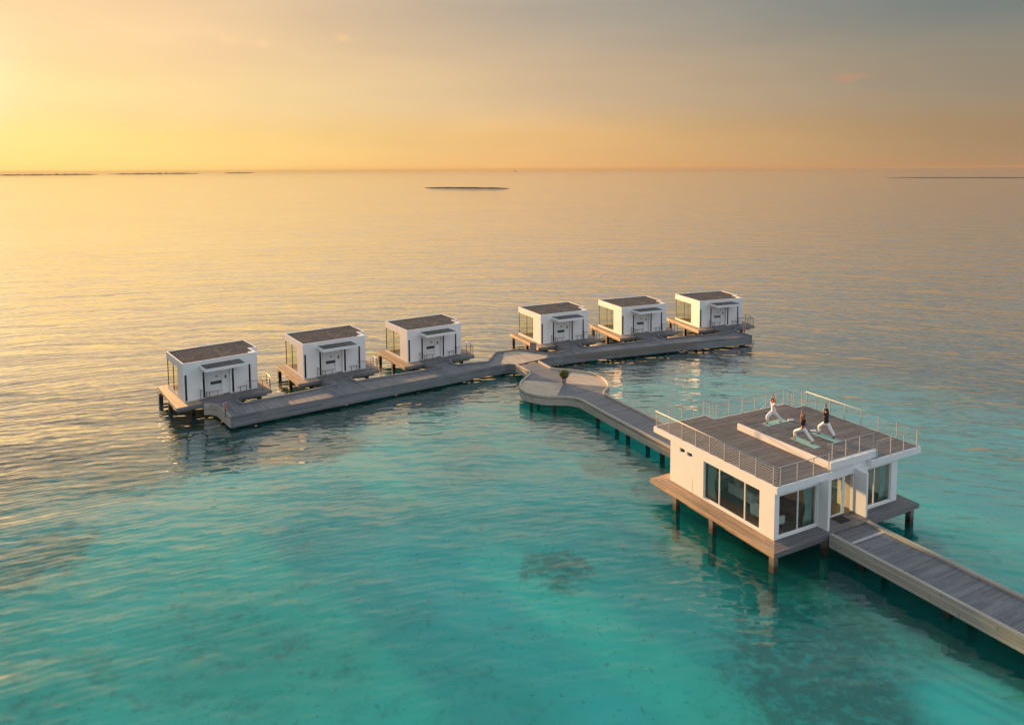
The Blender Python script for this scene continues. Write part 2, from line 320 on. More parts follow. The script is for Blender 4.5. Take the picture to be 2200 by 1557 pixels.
M = dict(
    white=stucco(),
    deck=planks('weathered_grey_deck', (.085, .080, .088), (.235, .222, .225)),
    walk=planks('grey_walkway_boards', (.088, .090, .104), (.232, .232, .248)),
    tan=planks('sun_toned_tan_boards', (.34, .28, .215), (.64, .53, .41)),  # paler stock, its tone also standing in for sun raking along the boards
    roofdeck=planks('dark_roof_deck', (.050, .047, .050), (.190, .178, .178)),
    sunlit_boards=planks('sunlit_tone_deck_boards', (.24, .165, .105), (.58, .43, .285)),  # low sunlight put into the board colour, for deck sides facing the sun
    fascia=planks('grey_fascia_boards', (.088, .094, .108), (.27, .272, .282), width=0.19, gap=0.05, length=7.0),
    kerb=planks('bleached_kerb_boards', (.32, .285, .245), (.56, .51, .45), width=0.2, gap=0.05, length=7.0),
    gravel=gravel(), glass=glass('clear_glass', (.90, .97, .955), boost=1.25), hutglass=glass('faint_green_glass', (.965, .965, .90), 0.9), darkglass=glass('dark_window_glass', (.28, .30, .31), 1.0),
    pile=pile_mat(),
    steel=plain('brushed_steel', (.44, .44, .43), 0.6, 0.4, 0.2, 0.03),
    greysteel=plain('grey_painted_steel', (.16, .16, .165), 0.5, 0.4, 0.3),
    frame=plain('white_window_frame', (.74, .745, .73), 0.45),
    darkframe=plain('dark_window_frame', (.06, .055, .05), 0.5),
    floor=plain('dark_timber_floor', (.11, .09, .08), 0.4),
    inner=plain('interior_wall', (.66, .64, .58), 0.8),
    ceiling=plain('interior_ceiling', (.72, .71, .69), 0.8),
    sofa=plain('pale_upholstery', (.62, .61, .57), 0.85), cushion=plain('yellow_cushion_cloth', (.58, .52, .22), 0.85), pillow=plain('white_cushion_cloth', (.72, .71, .66), 0.85),
    shelf=plain('grey_shelf', (.30, .31, .30), 0.6),
    curtain=curtain_mat(),
    mattress=plain('linen', (.70, .68, .63), 0.85),
    yoga=plain('turquoise_yoga_mat', (.24, .44, .41), 0.8, var=0.03),
    towel=plain('white_towel', (.80, .79, .77), 0.9),
    skin=plain('tanned_skin', (.30, .155, .095), 0.55), paleskin=plain('lighter_skin', (.42, .24, .165), 0.55),
    whitecloth=plain('white_cotton', (.82, .80, .80), 0.85, var=0.05, scale=9), blackcloth=plain('black_cotton', (.018, .016, .020), 0.85),
    hair=plain('black_hair', (.012, .010, .009), 0.5), brownhair=plain('brown_hair', (.10, .055, .035), 0.5), foot_dark=plain('foot_shade_dark', (.02, .02, .022), 0.7),
    red=plain('red_plastic', (.50, .035, .045), 0.45), plaque=plain('dark_plaque', (.035, .04, .045), 0.4), slate=plain('slate_glass_panel', (.045, .055, .065), 0.2, 0.6),
    pot=plain('grey_stone_pot', (.24, .225, .22), 0.75, var=.12), soil=plain('dark_soil', (.03, .022, .015), 0.9), leaf=leaf_mat(), bark=plain('brown_stem', (.08, .05, .03), 0.9),
    doormat=plain('brown_coir', (.045, .036, .032), 0.95), stripe=plain('white_grip_paint', (.80, .80, .78), 0.7), cabinet=plain('grey_cabinet', (.22, .22, .23), 0.5),
    island=plain('dark_scrub', (.11, .095, .055), 0.9, scale=.02), reef=plain('dark_reef_rock', (.018, .017, .015), 0.8, scale=.4), boat=plain('pale_hull', (.5, .5, .5), .5),
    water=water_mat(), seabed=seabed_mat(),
)

# ---------------------------------------------------------------- mesh helpers
class MB:
    """collects faces; build() links them as one mesh object"""
    def __init__(s): s.v = []; s.f = []; s.uv = []; s.mi = []
    def face(s, pts, ang=None, mi=0):
        pts = [Vector(p) for p in pts]
        b = len(s.v); s.v += pts; s.f.append(tuple(range(b, b + len(pts)))); s.mi.append(mi)
        n = Vector((0, 0, 0))
        for i in range(len(pts)):
            p, q = pts[i], pts[(i + 1) % len(pts)]
            n += Vector(((p.y - q.y) * (p.z + q.z), (p.z - q.z) * (p.x + q.x), (p.x - q.x) * (p.y + q.y)))
        if abs(n.z) > 0.6 * n.length:
            a = ang if ang is not None else 0.0        # ang: direction the boards run, from +x
            ca, sa = math.cos(a), math.sin(a)
            s.uv.append([(-p.x * sa + p.y * ca, p.x * ca + p.y * sa) for p in pts])
        else:
            t = Vector((-n.y, n.x, 0)); t.normalize()
            s.uv.append([(p.z, p.dot(t)) for p in pts])
        return s
    def box(s, x0, x1, y0, y1, z0, z1, ang=None, T=None, mi=0):
        c = [Vector((x, y, z)) for z in (z0, z1) for y in (y0, y1) for x in (x0, x1)]
        if T: c = [T @ p for p in c]
        for q in ((0, 2, 3, 1), (4, 5, 7, 6), (0, 1, 5, 4), (2, 6, 7, 3), (0, 4, 6, 2), (1, 3, 7, 5)):
            s.face([c[i] for i in q], ang, mi)
        return s
    def prism(s, poly, z0, z1, ang=None, top=True, bottom=True, sides=True, mi=0):
        tri = tess(poly)
        for t in tri:
            if top: s.face([(poly[i][0], poly[i][1], z1) for i in t], ang, mi)
            if bottom: s.face([(poly[i][0], poly[i][1], z0) for i in reversed(t)], ang, mi)
        if sides:
            n = len(poly)
            for i in range(n):
                a, b = poly[i], poly[(i + 1) % n]
                s.face([(a[0], a[1], z0), (b[0], b[1], z0), (b[0], b[1], z1), (a[0], a[1], z1)], None, mi)
        return s
    def tube(s, pts, r, n=6, cap=True, mi=0):
        pts = [Vector(p) for p in pts]
        rings = []
        for i, p in enumerate(pts):
            d = (pts[min(i + 1, len(pts) - 1)] - pts[max(i - 1, 0)]).normalized()
            u = d.orthogonal().normalized() if abs(d.z) > .9 else d.cross(Vector((0, 0, 1))).normalized()
            w = d.cross(u)
            rr = r[i] if isinstance(r, (list, tuple)) else r
            rings.append([p + rr * (math.cos(2 * math.pi * k / n) * u + math.sin(2 * math.pi * k / n) * w) for k in range(n)])
        for a, b in zip(rings, rings[1:]):
            for k in range(n): s.face([a[k], a[(k + 1) % n], b[(k + 1) % n], b[k]], None, mi)
        if cap: s.face(list(reversed(rings[0])), None, mi); s.face(rings[-1], None, mi)
        return s
    def lathe(s, prof, n=16, c=(0, 0, 0), mi=0):
        for (r0, z0), (r1, z1) in zip(prof, prof[1:]):
            for k in range(n):
                a, b = 2 * math.pi * k / n, 2 * math.pi * (k + 1) / n
                q = [(c[0] + r * math.cos(t), c[1] + r * math.sin(t), c[2] + z) for r, z, t in ((r0, z0, a), (r0, z0, b), (r1, z1, b), (r1, z1, a))]
                if r0 < 1e-6: q = [q[0], q[2], q[3]]
                elif r1 < 1e-6: q = q[:3]
                s.face(q, None, mi)
        return s
    def build(s, name, mats, parent=None, smooth=False, bevel=0.0):
        me = bpy.data.meshes.new(name); me.from_pydata([tuple(p) for p in s.v], [], s.f)
        for m in (mats if isinstance(mats, (list, tuple)) else [mats]): me.materials.append(m)
        ul = me.uv_layers.new(name='UVMap')
        for pl, uvs in zip(me.polygons, s.uv):
            for li, c in zip(pl.loop_indices, uvs): ul.data[li].uv = c
        me.polygons.foreach_set('material_index', s.mi)
        bm = bmesh.new(); bm.from_mesh(me); bmesh.ops.remove_doubles(bm, verts=bm.verts, dist=1e-5)
        if bevel:
            es = [e for e in bm.edges if len(e.link_faces) == 2 and e.calc_face_angle(0) > 0.6]
            bmesh.ops.bevel(bm, geom=es, offset=bevel, segments=2, affect='EDGES', profile=0.6)
        bm.to_mesh(me); bm.free()
        if smooth: me.polygons.foreach_set('use_smooth', [True] * len(me.polygons))
        o = bpy.data.objects.new(name, me); C.objects.link(o)
        if parent: o.parent = parent
        return o
def tess(poly):
    from mathutils.geometry import tessellate_polygon
    area = sum(poly[i][0] * poly[(i + 1) % len(poly)][1] - poly[(i + 1) % len(poly)][0] * poly[i][1] for i in range(len(poly)))
    out = []
    for t in tessellate_polygon([[Vector((p[0], p[1], 0)) for p in poly]]):
        a, b, c = (poly[i] for i in t)
        cr = (b[0] - a[0]) * (c[1] - a[1]) - (b[1] - a[1]) * (c[0] - a[0])
        if abs(cr) < 1e-9: continue
        out.append(tuple(t) if cr > 0 else tuple(reversed(t)))
    return out
def thing(name, label, cat, loc=(0, 0, 0), rot=0.0, group=None):
    o = bpy.data.objects.new(name, None); C.objects.link(o); o.location = loc; o.rotation_euler = (0, 0, rot)
    o['label'] = label; o['category'] = cat
    if group: o['group'] = group
    return o
def tag(o, label, cat, group=None):
    o['label'] = label; o['category'] = cat
    if group: o['group'] = group
    return o
def structure(o, kind='structure'): o['kind'] = kind; return o
def copy_tree(o, parent=None):
    c = o.copy(); C.objects.link(c)
    if parent: c.parent = parent
    for ch in list(o.children): copy_tree(ch, c)
    return c
def wall(mb, origin, dx, dn, length, z0, z1, thick, holes, mi=0):
    """a wall panel from origin along dx, thickness along dn (inwards), with rectangular holes (a0,a1,z0,z1)"""
    o = Vector((origin[0], origin[1], 0)); dx = Vector((*dx, 0)); dn = Vector((*dn, 0))
    xs = sorted({0, length} | {h[0] for h in holes} | {h[1] for h in holes}); zs = sorted({z0, z1} | {h[2] for h in holes} | {h[3] for h in holes})
    xs = [x for x in xs if 0 <= x <= length]; zs = [z for z in zs if z0 <= z <= z1]
    def solid(i, j):
        if not (0 <= i < len(xs) - 1 and 0 <= j < len(zs) - 1): return False
        cx, cz = (xs[i] + xs[i + 1]) / 2, (zs[j] + zs[j + 1]) / 2
        return not any(h[0] < cx < h[1] and h[2] < cz < h[3] for h in holes)
    P = lambda x, d, z: o + dx * x + dn * d + Vector((0, 0, z))
    for i in range(len(xs) - 1):
        for j in range(len(zs) - 1):
            if not solid(i, j): continue
            a, b, c, d = xs[i], xs[i + 1], zs[j], zs[j + 1]
            mb.face([P(a, 0, c), P(b, 0, c), P(b, 0, d), P(a, 0, d)], None, mi)
            mb.face([P(a, thick, c), P(a, thick, d), P(b, thick, d), P(b, thick, c)], None, mi)
            if not solid(i - 1, j): mb.face([P(a, 0, c), P(a, 0, d), P(a, thick, d), P(a, thick, c)], None, mi)
            if not solid(i + 1, j): mb.face([P(b, 0, c), P(b, thick, c), P(b, thick, d), P(b, 0, d)], None, mi)
            if not solid(i, j - 1): mb.face([P(a, 0, c), P(a, thick, c), P(b, thick, c), P(b, 0, c)], None, mi)
            if not solid(i, j + 1): mb.face([P(a, 0, d), P(b, 0, d), P(b, thick, d), P(a, thick, d)], None, mi)
def bandpoly(mb, line, width, z0, z1, closed=False, mi=0):
    """a kerb: polyline (outer edge) with thickness to its left"""
    n = len(line); L = [Vector((p[0], p[1])) for p in line]; inner = []
    for i in range(n):
        a = L[i] - L[i - 1] if (i > 0 or closed) else L[1] - L[0]
        b = L[(i + 1) % n] - L[i] if (i < n - 1 or closed) else L[-1] - L[-2]
        a.normalize(); b.normalize(); t = (a + b); t.normalize()
        nn = Vector((-t.y, t.x)); k = max(0.5, nn.dot(Vector((-a.y, a.x))))
        inner.append(L[i] + nn * width / k)
    for i in range(n if closed else n - 1):
        j = (i + 1) % n; a, b, c, d = L[i], L[j], inner[j], inner[i]
        e = b - a; ang = math.atan2(e.y, e.x)
        mb.face([(*a, z0), (*b, z0), (*b, z1), (*a, z1)], None, mi)
        mb.face([(*d, z0), (*d, z1), (*c, z1), (*c, z0)], None, mi)
        mb.face([(*a, z1), (*b, z1), (*c, z1), (*d, z1)], ang, mi)
        mb.face([(*a, z0), (*d, z0), (*c, z0), (*b, z0)], ang, mi)
    if not closed:
        mb.face([(*L[0], z0), (*L[0], z1), (*inner[0], z1), (*inner[0], z0)], None, mi)
        mb.face([(*L[-1], z0), (*inner[-1], z0), (*inner[-1], z1), (*L[-1], z1)], None, mi)
    return inner
def catmull(pts, k=4):
    out = []
    for i in range(len(pts) - 1):
        p0, p1, p2, p3 = (Vector(pts[max(i - 1, 0)]), Vector(pts[i]), Vector(pts[i + 1]), Vector(pts[min(i + 2, len(pts) - 1)]))
        for j in range(k):
            t = j / k
            out.append(tuple(0.5 * (2 * p1 + (p2 - p0) * t + (2 * p0 - 5 * p1 + 4 * p2 - p3) * t * t + (3 * p1 - p0 - 3 * p2 + p3) * t ** 3)))
    out.append(tuple(pts[-1])); return out
def pile_at(x, y, top, parent, s=0.16):
    return MB().box(x - s, x + s, y - s, y + s, -2.6, top).build('pile', M['pile'], parent)

# ---------------------------------------------------------------- sea, seabed, far land
def setting():
    mb = MB(); n = 96
    rings = [0, 30, 80, 200, 600, 2000, 6000, 14000]
    for a, b in zip(rings, rings[1:]):
        for k in range(n):
            t0, t1 = 2 * math.pi * k / n, 2 * math.pi * (k + 1) / n
            q = [(a * math.cos(t0), a * math.sin(t0), 0), (b * math.cos(t0), b * math.sin(t0), 0), (b * math.cos(t1), b * math.sin(t1), 0), (a * math.cos(t1), a * math.sin(t1), 0)]
            mb.face(q if a else q[1:] and [q[0], q[1], q[2]])
    structure(mb.build('sea_water', M['water']))
    mb = MB(); nx, ny = 90, 70; x0, x1, y0, y1 = -130, 170, -30, 190
    def hz(x, y):
        d = math.hypot(x - 13, y - 40)
        z = -2.0 - max(0, d - 40) * 0.05 + 0.35 * noise.fractal((x * .06, y * .06, 1.3), 1.0, 2.0, 4)
        return min(z, -1.2)
    g = [[(x0 + (x1 - x0) * i / nx, y0 + (y1 - y0) * j / ny) for i in range(nx + 1)] for j in range(ny + 1)]
    for j in range(ny):
        for i in range(nx):
            mb.face([(*p, hz(*p)) for p in (g[j][i], g[j][i + 1], g[j + 1][i + 1], g[j + 1][i])])
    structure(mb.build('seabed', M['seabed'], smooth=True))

    def low_land(name, label, az0, az1, dist, hmax, m, seed, depth=None, cat='island', tree=True, d1=None):
        mb = MB(); n = 60; w = dist * (R(az1) - R(az0)); dep = depth or w * 0.25
        prof = []
        for i in range(n + 1):
            t = i / n; env = min(1, 5 * t, 5 * (1 - t)) ** 0.6
            hh = hmax * env * (0.55 + (0.45 if tree else .2) * noise.noise((i * (.5 if tree else .13), seed, 0)) + (0.25 * noise.noise((i * 1.9, seed, 4)) if tree else 0)) + 0.1 * hmax * env
            az = R(az0) + (R(az1) - R(az0)) * t; dd = dist + (0 if d1 is None else (d1 - dist) * t)
            prof.append((az, dd, max(0.0, hh), dep * env))
        rows = []
        for az, dd, hh, de in prof:
            s, c = math.sin(az), math.cos(az)
            rows.append([(s * (dd + de * k), c * (dd + de * k), z) for k, z in ((-.5, -1.0), (-.42, hh * .5), (-.2, hh), (.2, hh * .95), (.42, hh * .45), (.5, -1.0))])
        for a, b in zip(rows, rows[1:]):
            for k in range(5): mb.face([a[k], b[k], b[k + 1], a[k + 1]])
        tag(mb.build(name, m, smooth=True), label, cat, None)
    low_land('island', 'long low wooded island on the horizon below the setting sun, the longest one', -36.5, -30.0, 6500, 13, M['island'], 1.0)
    low_land('island', 'low wooded island on the horizon, the middle one of the three', -29.5, -23.5, 7200, 13, M['island'], 5.0)
    low_land('island', 'small faint island on the horizon, smallest and rightmost of the three', -21.9, -19.8, 8000, 11, M['island'], 9.0)
    low_land('reef_bank', 'dark narrow reef bank rising alone from the golden sea', -7.05, -0.15, 905, 1.7, M['reef'], 3.0, depth=26, cat='reef', tree=False, d1=842)
    low_land('reef_bank', 'thin dark reef line near the horizon at the right edge', 27.5, 39.0, 1720, 1.3, M['reef'], 7.0, depth=40, cat='reef', tree=False)
setting()

# ---------------------------------------------------------------- overwater huts
ZD = 1.3
HUTS = [(-30.311, 64.172, .67972), (-21.363, 71.289, .6058), (-11.606, 77.251, .58614), (3.406, 85.215, .46037), (13.889, 89.658, .39278), (24.892, 93.648, .33217)]
def H(i, x, y):
    ox, oy, a = HUTS[i]
    return (ox + x * math.cos(a) - y * math.sin(a), oy + x * math.sin(a) + y * math.cos(a))
def rail(parent, name, runs, base, height, posts, bars=4, post_r=0.022, rail_r=0.026, bar_r=0.007, m='greysteel', slope=None):
    """handrail over posts; runs: polyline (x,y) or (x,y,dz); posts: list of (x,y)"""
    P = [Vector((p[0], p[1], base + (p[2] if len(p) > 2 else 0))) for p in runs]
    up = Vector((0, 0, height))
    top = MB().tube([p + up for p in P], rail_r, 8)
    root = top.build('railing' if name is None else name, M[m], parent, smooth=True)
    if bars:
        for k in range(bars):
            h = Vector((0, 0, height * (0.12 + 0.76 * k / max(1, bars - 1))))
            MB().tube([p + h for p in P], bar_r, 4).build('cable', M[m], root)
    for q in posts:
        dz = q[2] if len(q) > 2 else 0
        hh = height + (q[3] if len(q) > 3 else 0)
        mb = MB().box(q[0] - post_r, q[0] + post_r, q[1] - post_r, q[1] + post_r, base + dz, base + dz + hh - .005)
        mb.box(q[0] - post_r * 2, q[0] + post_r * 2, q[1] - post_r * 2, q[1] + post_r * 2, base + dz, base + dz + .02)
        mb.build('post', M[m], root)
    return root
def make_hut():
    t = thing('overwater_hut', '', 'hut')
    zt = ZD + 3.6
    mb = MB(); W, D = 6.76, 5.96
    slots = [(.12, .32, ZD + .05, ZD + 2.5), (1.70, 1.90, ZD + .05, ZD + 2.5), (4.36, 4.56, ZD + .05, ZD + 2.5), (5.96, 6.16, ZD + .05, ZD + 2.5)]
    wall(mb, (0, 0), (1, 0), (0, 1), W, ZD, zt - .3, .3, slots + [(2.0, 4.2, ZD, ZD + 2.72)])
    wall(mb, (0, .3), (0, 1), (1, 0), D - .3, ZD, zt - .3, .2, [(1.65, D - .3, ZD + .22, ZD + 2.88)])
    wall(mb, (.2, D - .2), (1, 0), (0, 1), 7.3, ZD, zt - .3, .2, [(-0.0, 3.6, ZD + .22, ZD + 2.88), (4.6, 6.4, ZD + .9, ZD + 2.4)])
    wall(mb, (W - .2, .3), (0, 1), (1, 0), 1.7, ZD, zt - .3, .2, [])
    wall(mb, (W - .2, 2.0), (1, 0), (0, 1), .94, ZD, zt - .3, .2, [])
    wall(mb, (7.3, 2.2), (0, 1), (1, 0), D - 2.4, ZD, zt - .3, .2, [(1.0, 3.0, ZD + .1, ZD + 2.4)])
    mb.box(2.0, 4.2, .30, .36, ZD, ZD + 2.72)                       # back of the entrance recess
    mb.box(3.50, 4.2, .24, .30, ZD, ZD + 2.72)                      # fixed panel beside the door
    mb.build('wall', M['white'], t)
    outer = [(0, 0), (W, 0), (W, 2.0), (7.5, 2.0), (7.5, D), (0, D)]
    inner = [(.1, .1), (6.1, .1), (6.1, .55), (6.62, .55), (6.62, 2.1), (7.4, 2.1), (7.4, D - .1), (.1, D - .1)]
    mb = MB().prism(outer, zt - .3, zt - .12)
    rim = [(0, 0), (W, 0), (W, 2.0), (7.5, 2.0), (7.5, D), (0, D)]
    mb.box(0, W, 0, .10, zt - .118, zt); mb.box(0, .10, .102, D, zt - .118, zt); mb.box(.102, 7.5, D - .10, D, zt - .118, zt)
    mb.box(7.40, 7.5, 2.0, D - .102, zt - .118, zt); mb.box(6.62, 7.398, 2.0, 2.10, zt - .118, zt); mb.box(6.1, W, .102, .55, zt - .118, zt); mb.box(6.62, W, .552, 1.998, zt - .118, zt)
    roof = mb.build('roof', M['white'], t)
    MB().prism(inner, zt - .118, zt - .06, bottom=False).build('gravel_bed', M['gravel'], roof)
    cz = ZD + 3.2
    can = MB().box(1.45, 5.2, -1.85, -.002, cz - .28, cz).build('canopy', M['white'], t)
    MB().box(1.54, 5.11, -1.76, -.05, cz, cz + .03).build('gravel_bed', M['gravel'], can)
    door = MB().box(2.12, 3.47, .245, .295, ZD + .06, ZD + 2.66).build('door', M['frame'], t)
    MB().box(2.46, 3.46, .225, .243, ZD + 1.10, ZD + 1.40).build('dark_panel', M['slate'], door)
    MB().box(2.90, 3.16, .228, .243, ZD + 1.78, ZD + 1.87).build('number_plate', M['plaque'], door)
    MB().tube([(3.38, .21, ZD + .75), (3.38, .21, ZD + 1.0)], .015).build('handle', M['steel'], door)
    MB().box(3.76, 3.90, .20, .238, ZD + 1.52, ZD + 1.74).box(3.76, 3.90, .20, .238, ZD + 1.77, ZD + 1.83).build('entry_panel', M['plaque'], t)
    MB().box(3.6, 4.15, .03, .22, ZD + .0, ZD + .07).build('door_step', M['deck'], t)
    for a, b, c, d in slots:
        w = MB().box(a, b, .10, .12, c, d).build('slot_window', M['darkglass'], t)
        MB().box(a, a + .025, .07, .10, c, d).box(b - .025, b, .07, .10, c, d).build('frame', M['darkframe'], w)
    # big corner window towards the sunset side
    y0, y1, z0, z1 = 1.95, D - .05, ZD + .22, ZD + 2.88
    fr = MB().box(.06, .14, y0, y0 + .05, z0, z1).box(.06, .14, 3.80, 3.85, z0, z1).box(.06, .14, y1 - .03, y1 + .03, z0, z1).box(.062, .138, y0, y1 + .03, z0 - .03, z0 + .01).box(.062, .138, y0, y1 + .03, z1 - .01, z1 + .004).build('side_window', M['darkframe'], t)
    MB().box(.095, .105, y0 + .05, 3.80, z0, z1).build('pane', M['hutglass'], fr); MB().box(.095, .105, 3.85, y1 - .03, z0, z1).build('pane', M['hutglass'], fr)
    fr = MB().box(2.0, 2.05, D - .12, D - .06, z0, z1).box(3.75, 3.8, D - .12, D - .06, z0, z1).box(2.0, 3.8, D - .118, D - .062, z0 - .004, z0 + .02).box(2.0, 3.8, D - .118, D - .062, z1 - .02, z1 + .004).build('rear_window', M['darkframe'], t)
    MB().box(.15, 2.0, D - .10, D - .09, z0, z1).build('pane', M['hutglass'], fr); MB().box(2.05, 3.75, D - .10, D - .09, z0, z1).build('pane', M['hutglass'], fr)
    MB().box(4.8, 6.6, D - .12, D - .10, ZD + .9, ZD + 2.4).build('rear_window', M['darkglass'], t)
    MB().box(7.38, 7.40, 3.2, 5.2, ZD + .1, ZD + 2.4).build('side_window', M['darkglass'], t)
    MB().box(.2, 7.3, .36, D - .2, ZD + .005, ZD + .04).build('floor', M['floor'], t)
    MB().box(3.9, 4.0, .362, D - .21, ZD + .04, zt - .31).box(.21, 3.9, 1.80, 1.88, ZD + .04, zt - .31).build('partition_wall', M['inner'], t)
    MB().box(.21, 7.29, .37, D - .21, zt - .34, zt - .305).build('ceiling', M['ceiling'], t)
    # timber deck round the hut
    poly = [(-1.0, -1.35), (1.25, -1.45), (4.9, -1.5), (7.6, -1.6), (8.15, 1.2), (8.2, 6.9), (-.72, 7.0)]
    dk = MB().prism(poly, ZD - .06, ZD - .002, ang=R(90), sides=False, bottom=True)
    for i in range(len(poly)):
        a, b = poly[i], poly[(i + 1) % len(poly)]
        dk.face([(*a, ZD - .30), (*b, ZD - .30), (*b, ZD - .002), (*a, ZD - .002)], None, 1 if i < 3 else 0)  # front edges greyer for their shade, the others in the sunlit tone
    dk.face([(*p, ZD - .30) for p in reversed(poly)])
    dk.build('deck', [M['sunlit_boards'], M['fascia']], t)
    MB().box(1.25, 7.5, -1.44, -.02, ZD - .001, ZD + .012, ang=0).build('front_shade_boards', M['deck'], t)  # grey layer over the front deck, its shade put into the colour
    ib = [(-.8, -1.0), (7.2, -1.2), (7.7, 6.6), (-.5, 6.7)]
    MB().prism(ib, ZD - .55, ZD - .301).build('under_frame', M['pile'], t)
    for x, y in ((-.6, 2.5), (-.55, 6.4), (.9, .5), (3.6, 2.6), (7.1, .6), (7.3, 6.2), (3.6, 6.3)): pile_at(x, y, ZD - .552, t, .17)
    # railings
    b = ZD + .013
    rl = rail(t, None, [(1.32, -.22, 0), (1.95, -.24, -.42), (2.1, -.25, -.45), (3.25, -.25, -.45)], b, 1.0, [(1.40, -.22, 0, -.05), (1.92, -.24, 0, -.42), (2.2, -.25, 0, -.46), (2.95, -.25, 0, -.46)], 0)
    for ca, cb in ((.2, .12), (.45, .25), (.7, .42)): MB().tube([(1.35, -.22, b + ca), (1.92, -.24, b + cb)], .008, 4).build('cable', M['greysteel'], rl)
    rail(t, None, [(4.85, -.25), (5.72, -.25)], b, .55, [(5.05, -.25), (5.62, -.25)], 2)
    rail(t, None, [(5.72, -.25), (5.85, -.4), (7.5, -1.45), (7.95, -.2), (8.05, 1.1)], b, .98, [(5.9, -.44), (6.9, -1.07), (7.5, -1.45), (7.85, -.3), (8.03, .95)], 4)
    return t
def huts():
    lab = ['white flat-roofed hut at the left end of the row, beside the end lifebuoy',
           'white hut in the middle of the left-hand trio, second from the left end',
           'white hut of the left-hand trio standing closest to the jetty junction',
           'white hut just right of the jetty junction, beside the grey cabinet',
           'white hut in the middle of the right-hand trio, second from the right end',
           'white hut at the far right end of the row, beside the right-hand lifebuoy']
    proto = make_hut()
    for i, (x, y, a) in enumerate(HUTS):
        o = proto if i == 0 else copy_tree(proto)
        o.location = (x, y, 0); o.rotation_euler = (0, 0, a); o['label'] = lab[i]; o['category'] = 'hut'; o['group'] = 'white huts over the water'
huts()

# ---------------------------------------------------------------- jetties and walkways
ZJ, ZK = 1.2, 1.38
def jetty_row():
    t = thing('jetty', 'long bent grey timber jetty in front of the six white huts', 'jetty')
    ang = math.atan2(76.9 - 60.5, 24.1); angr = math.atan2(89.0 - 79.7, 30.36 - 4.74)
    br = lambda i, d=0: [H(i, 4.75, -1.52), H(i, 4.0, -2.5), H(i, 3.98, -3.3), H(i, 4.15, -3.82)]
    bl = lambda i: [H(i, 1.85, -3.72), H(i, 1.38, -2.5), H(i, 1.3, -1.47)]
    nearL = [(-24.6, 60.45), (-19.9, 63.75), (-11.1, 69.85), (-2.66, 75.6)]
    endL = [(-27.05, 63.55), (-27.9, 63.95), H(0, 1.32, -1.47)]
    farL = br(0) + bl(1) + br(1) + bl(2) + br(2)
    # left deck
    poly = nearL + [(-1.3, 76.45), (-1.0, 81.95), (-2.04, 81.6), (-2.74, 77.55)] + list(reversed(farL)) + list(reversed(endL))
    mb = MB().prism(poly, ZJ - .12, ZJ, ang=ang + R(90), sides=False)
    jun = [(-1.3, 76.45), (-.5, 76.9), (.32, 76.55), (3.0, 78.6), (3.7, 79.1), (4.1, 81.0), (2.94, 81.48), (1.44, 82.35), (.13, 82.6), (-1.0, 81.95)]
    nearR = [(3.7, 79.1), (4.74, 79.75), (8.3, 81.35), (12.1, 82.8), (20.55, 85.85), (30.36, 88.98)]
    farR = [(4.1, 81.0), (4.9, 81.15)] + bl(3) + br(3) + bl(4) + br(4) + bl(5)
    endR = [H(5, 4.75, -1.55), (29.0, 91.7)]
    mb.prism(nearR + list(reversed(endR)) + list(reversed(farR)), ZJ - .12, ZJ, ang=angr + R(90), sides=False)
    mb.build('deck', M['walk'], t)
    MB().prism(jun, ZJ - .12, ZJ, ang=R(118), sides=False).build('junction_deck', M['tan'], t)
    fz = .20
    mb = MB(); bandpoly(mb, nearL + [(-1.3, 76.45), (-.5, 76.92), (.3, 76.6)], .07, fz, ZJ + .02); bandpoly(mb, [(2.98, 78.6), (3.7, 79.1)] + nearR[1:], .07, fz, ZJ + .02)
    mb.build('fascia', M['fascia'], t)
    mb = MB(); bandpoly(mb, [endL[2], endL[1], endL[0], nearL[0]], .1, fz, ZJ + .08); mb.build('end_fascia', M['kerb'], t)
    mb = MB(); bandpoly(mb, [nearR[-1], (29.0, 91.7), H(5, 4.75, -1.55)], .14, fz, ZK); mb.build('end_fascia', M['fascia'], t)
    def far(line): bandpoly(mb2, line, .2, fz, ZK)
    mb2 = MB()
    far(list(reversed(br(0) + bl(1)))); far(list(reversed(br(1) + bl(2))))
    far(list(reversed(br(2) + [(-2.74, 77.55), (-2.04, 81.6), (-1.0, 82.0), (.13, 82.65), (1.44, 82.4), (2.94, 81.5), (4.1, 81.02), (4.9, 81.15)] + bl(3))))
    far(list(reversed(br(3) + bl(4)))); far(list(reversed(br(4) + bl(5))))
    mb2.build('kerb', M['fascia'], t)
    for x, y in ((-23.6, 61.9), (-20.3, 64.3), (-16.3, 66.9), (-12.4, 69.6), (-8.4, 72.4), (-4.4, 75.1), (-25.6, 63.0), (-1.2, 79.6), (1.5, 81.2), (1.6, 78.2), (5.4, 80.7), (11.9, 83.3), (14.9, 84.3), (20.3, 86.2), (25.0, 87.7), (29.3, 89.1), (8.6, 82.1), (17.6, 85.3)):
        pile_at(x, y, ZJ - .122, t)
    mb = MB()
    for a, b in (((-24.3, 61.8), (-1.5, 78.0)), ((4.5, 80.4), (29.6, 89.6))):
        v = (Vector(b) - Vector(a)); L = v.length; T = Matrix.Translation((a[0], a[1], 0)) @ Matrix.Rotation(math.atan2(v.y, v.x), 4, 'Z')
        mb.box(0, L, -.5, .5, .62, ZJ - .125, T=T)
    mb.build('under_frame', M['pile'], t)
jetty_row()

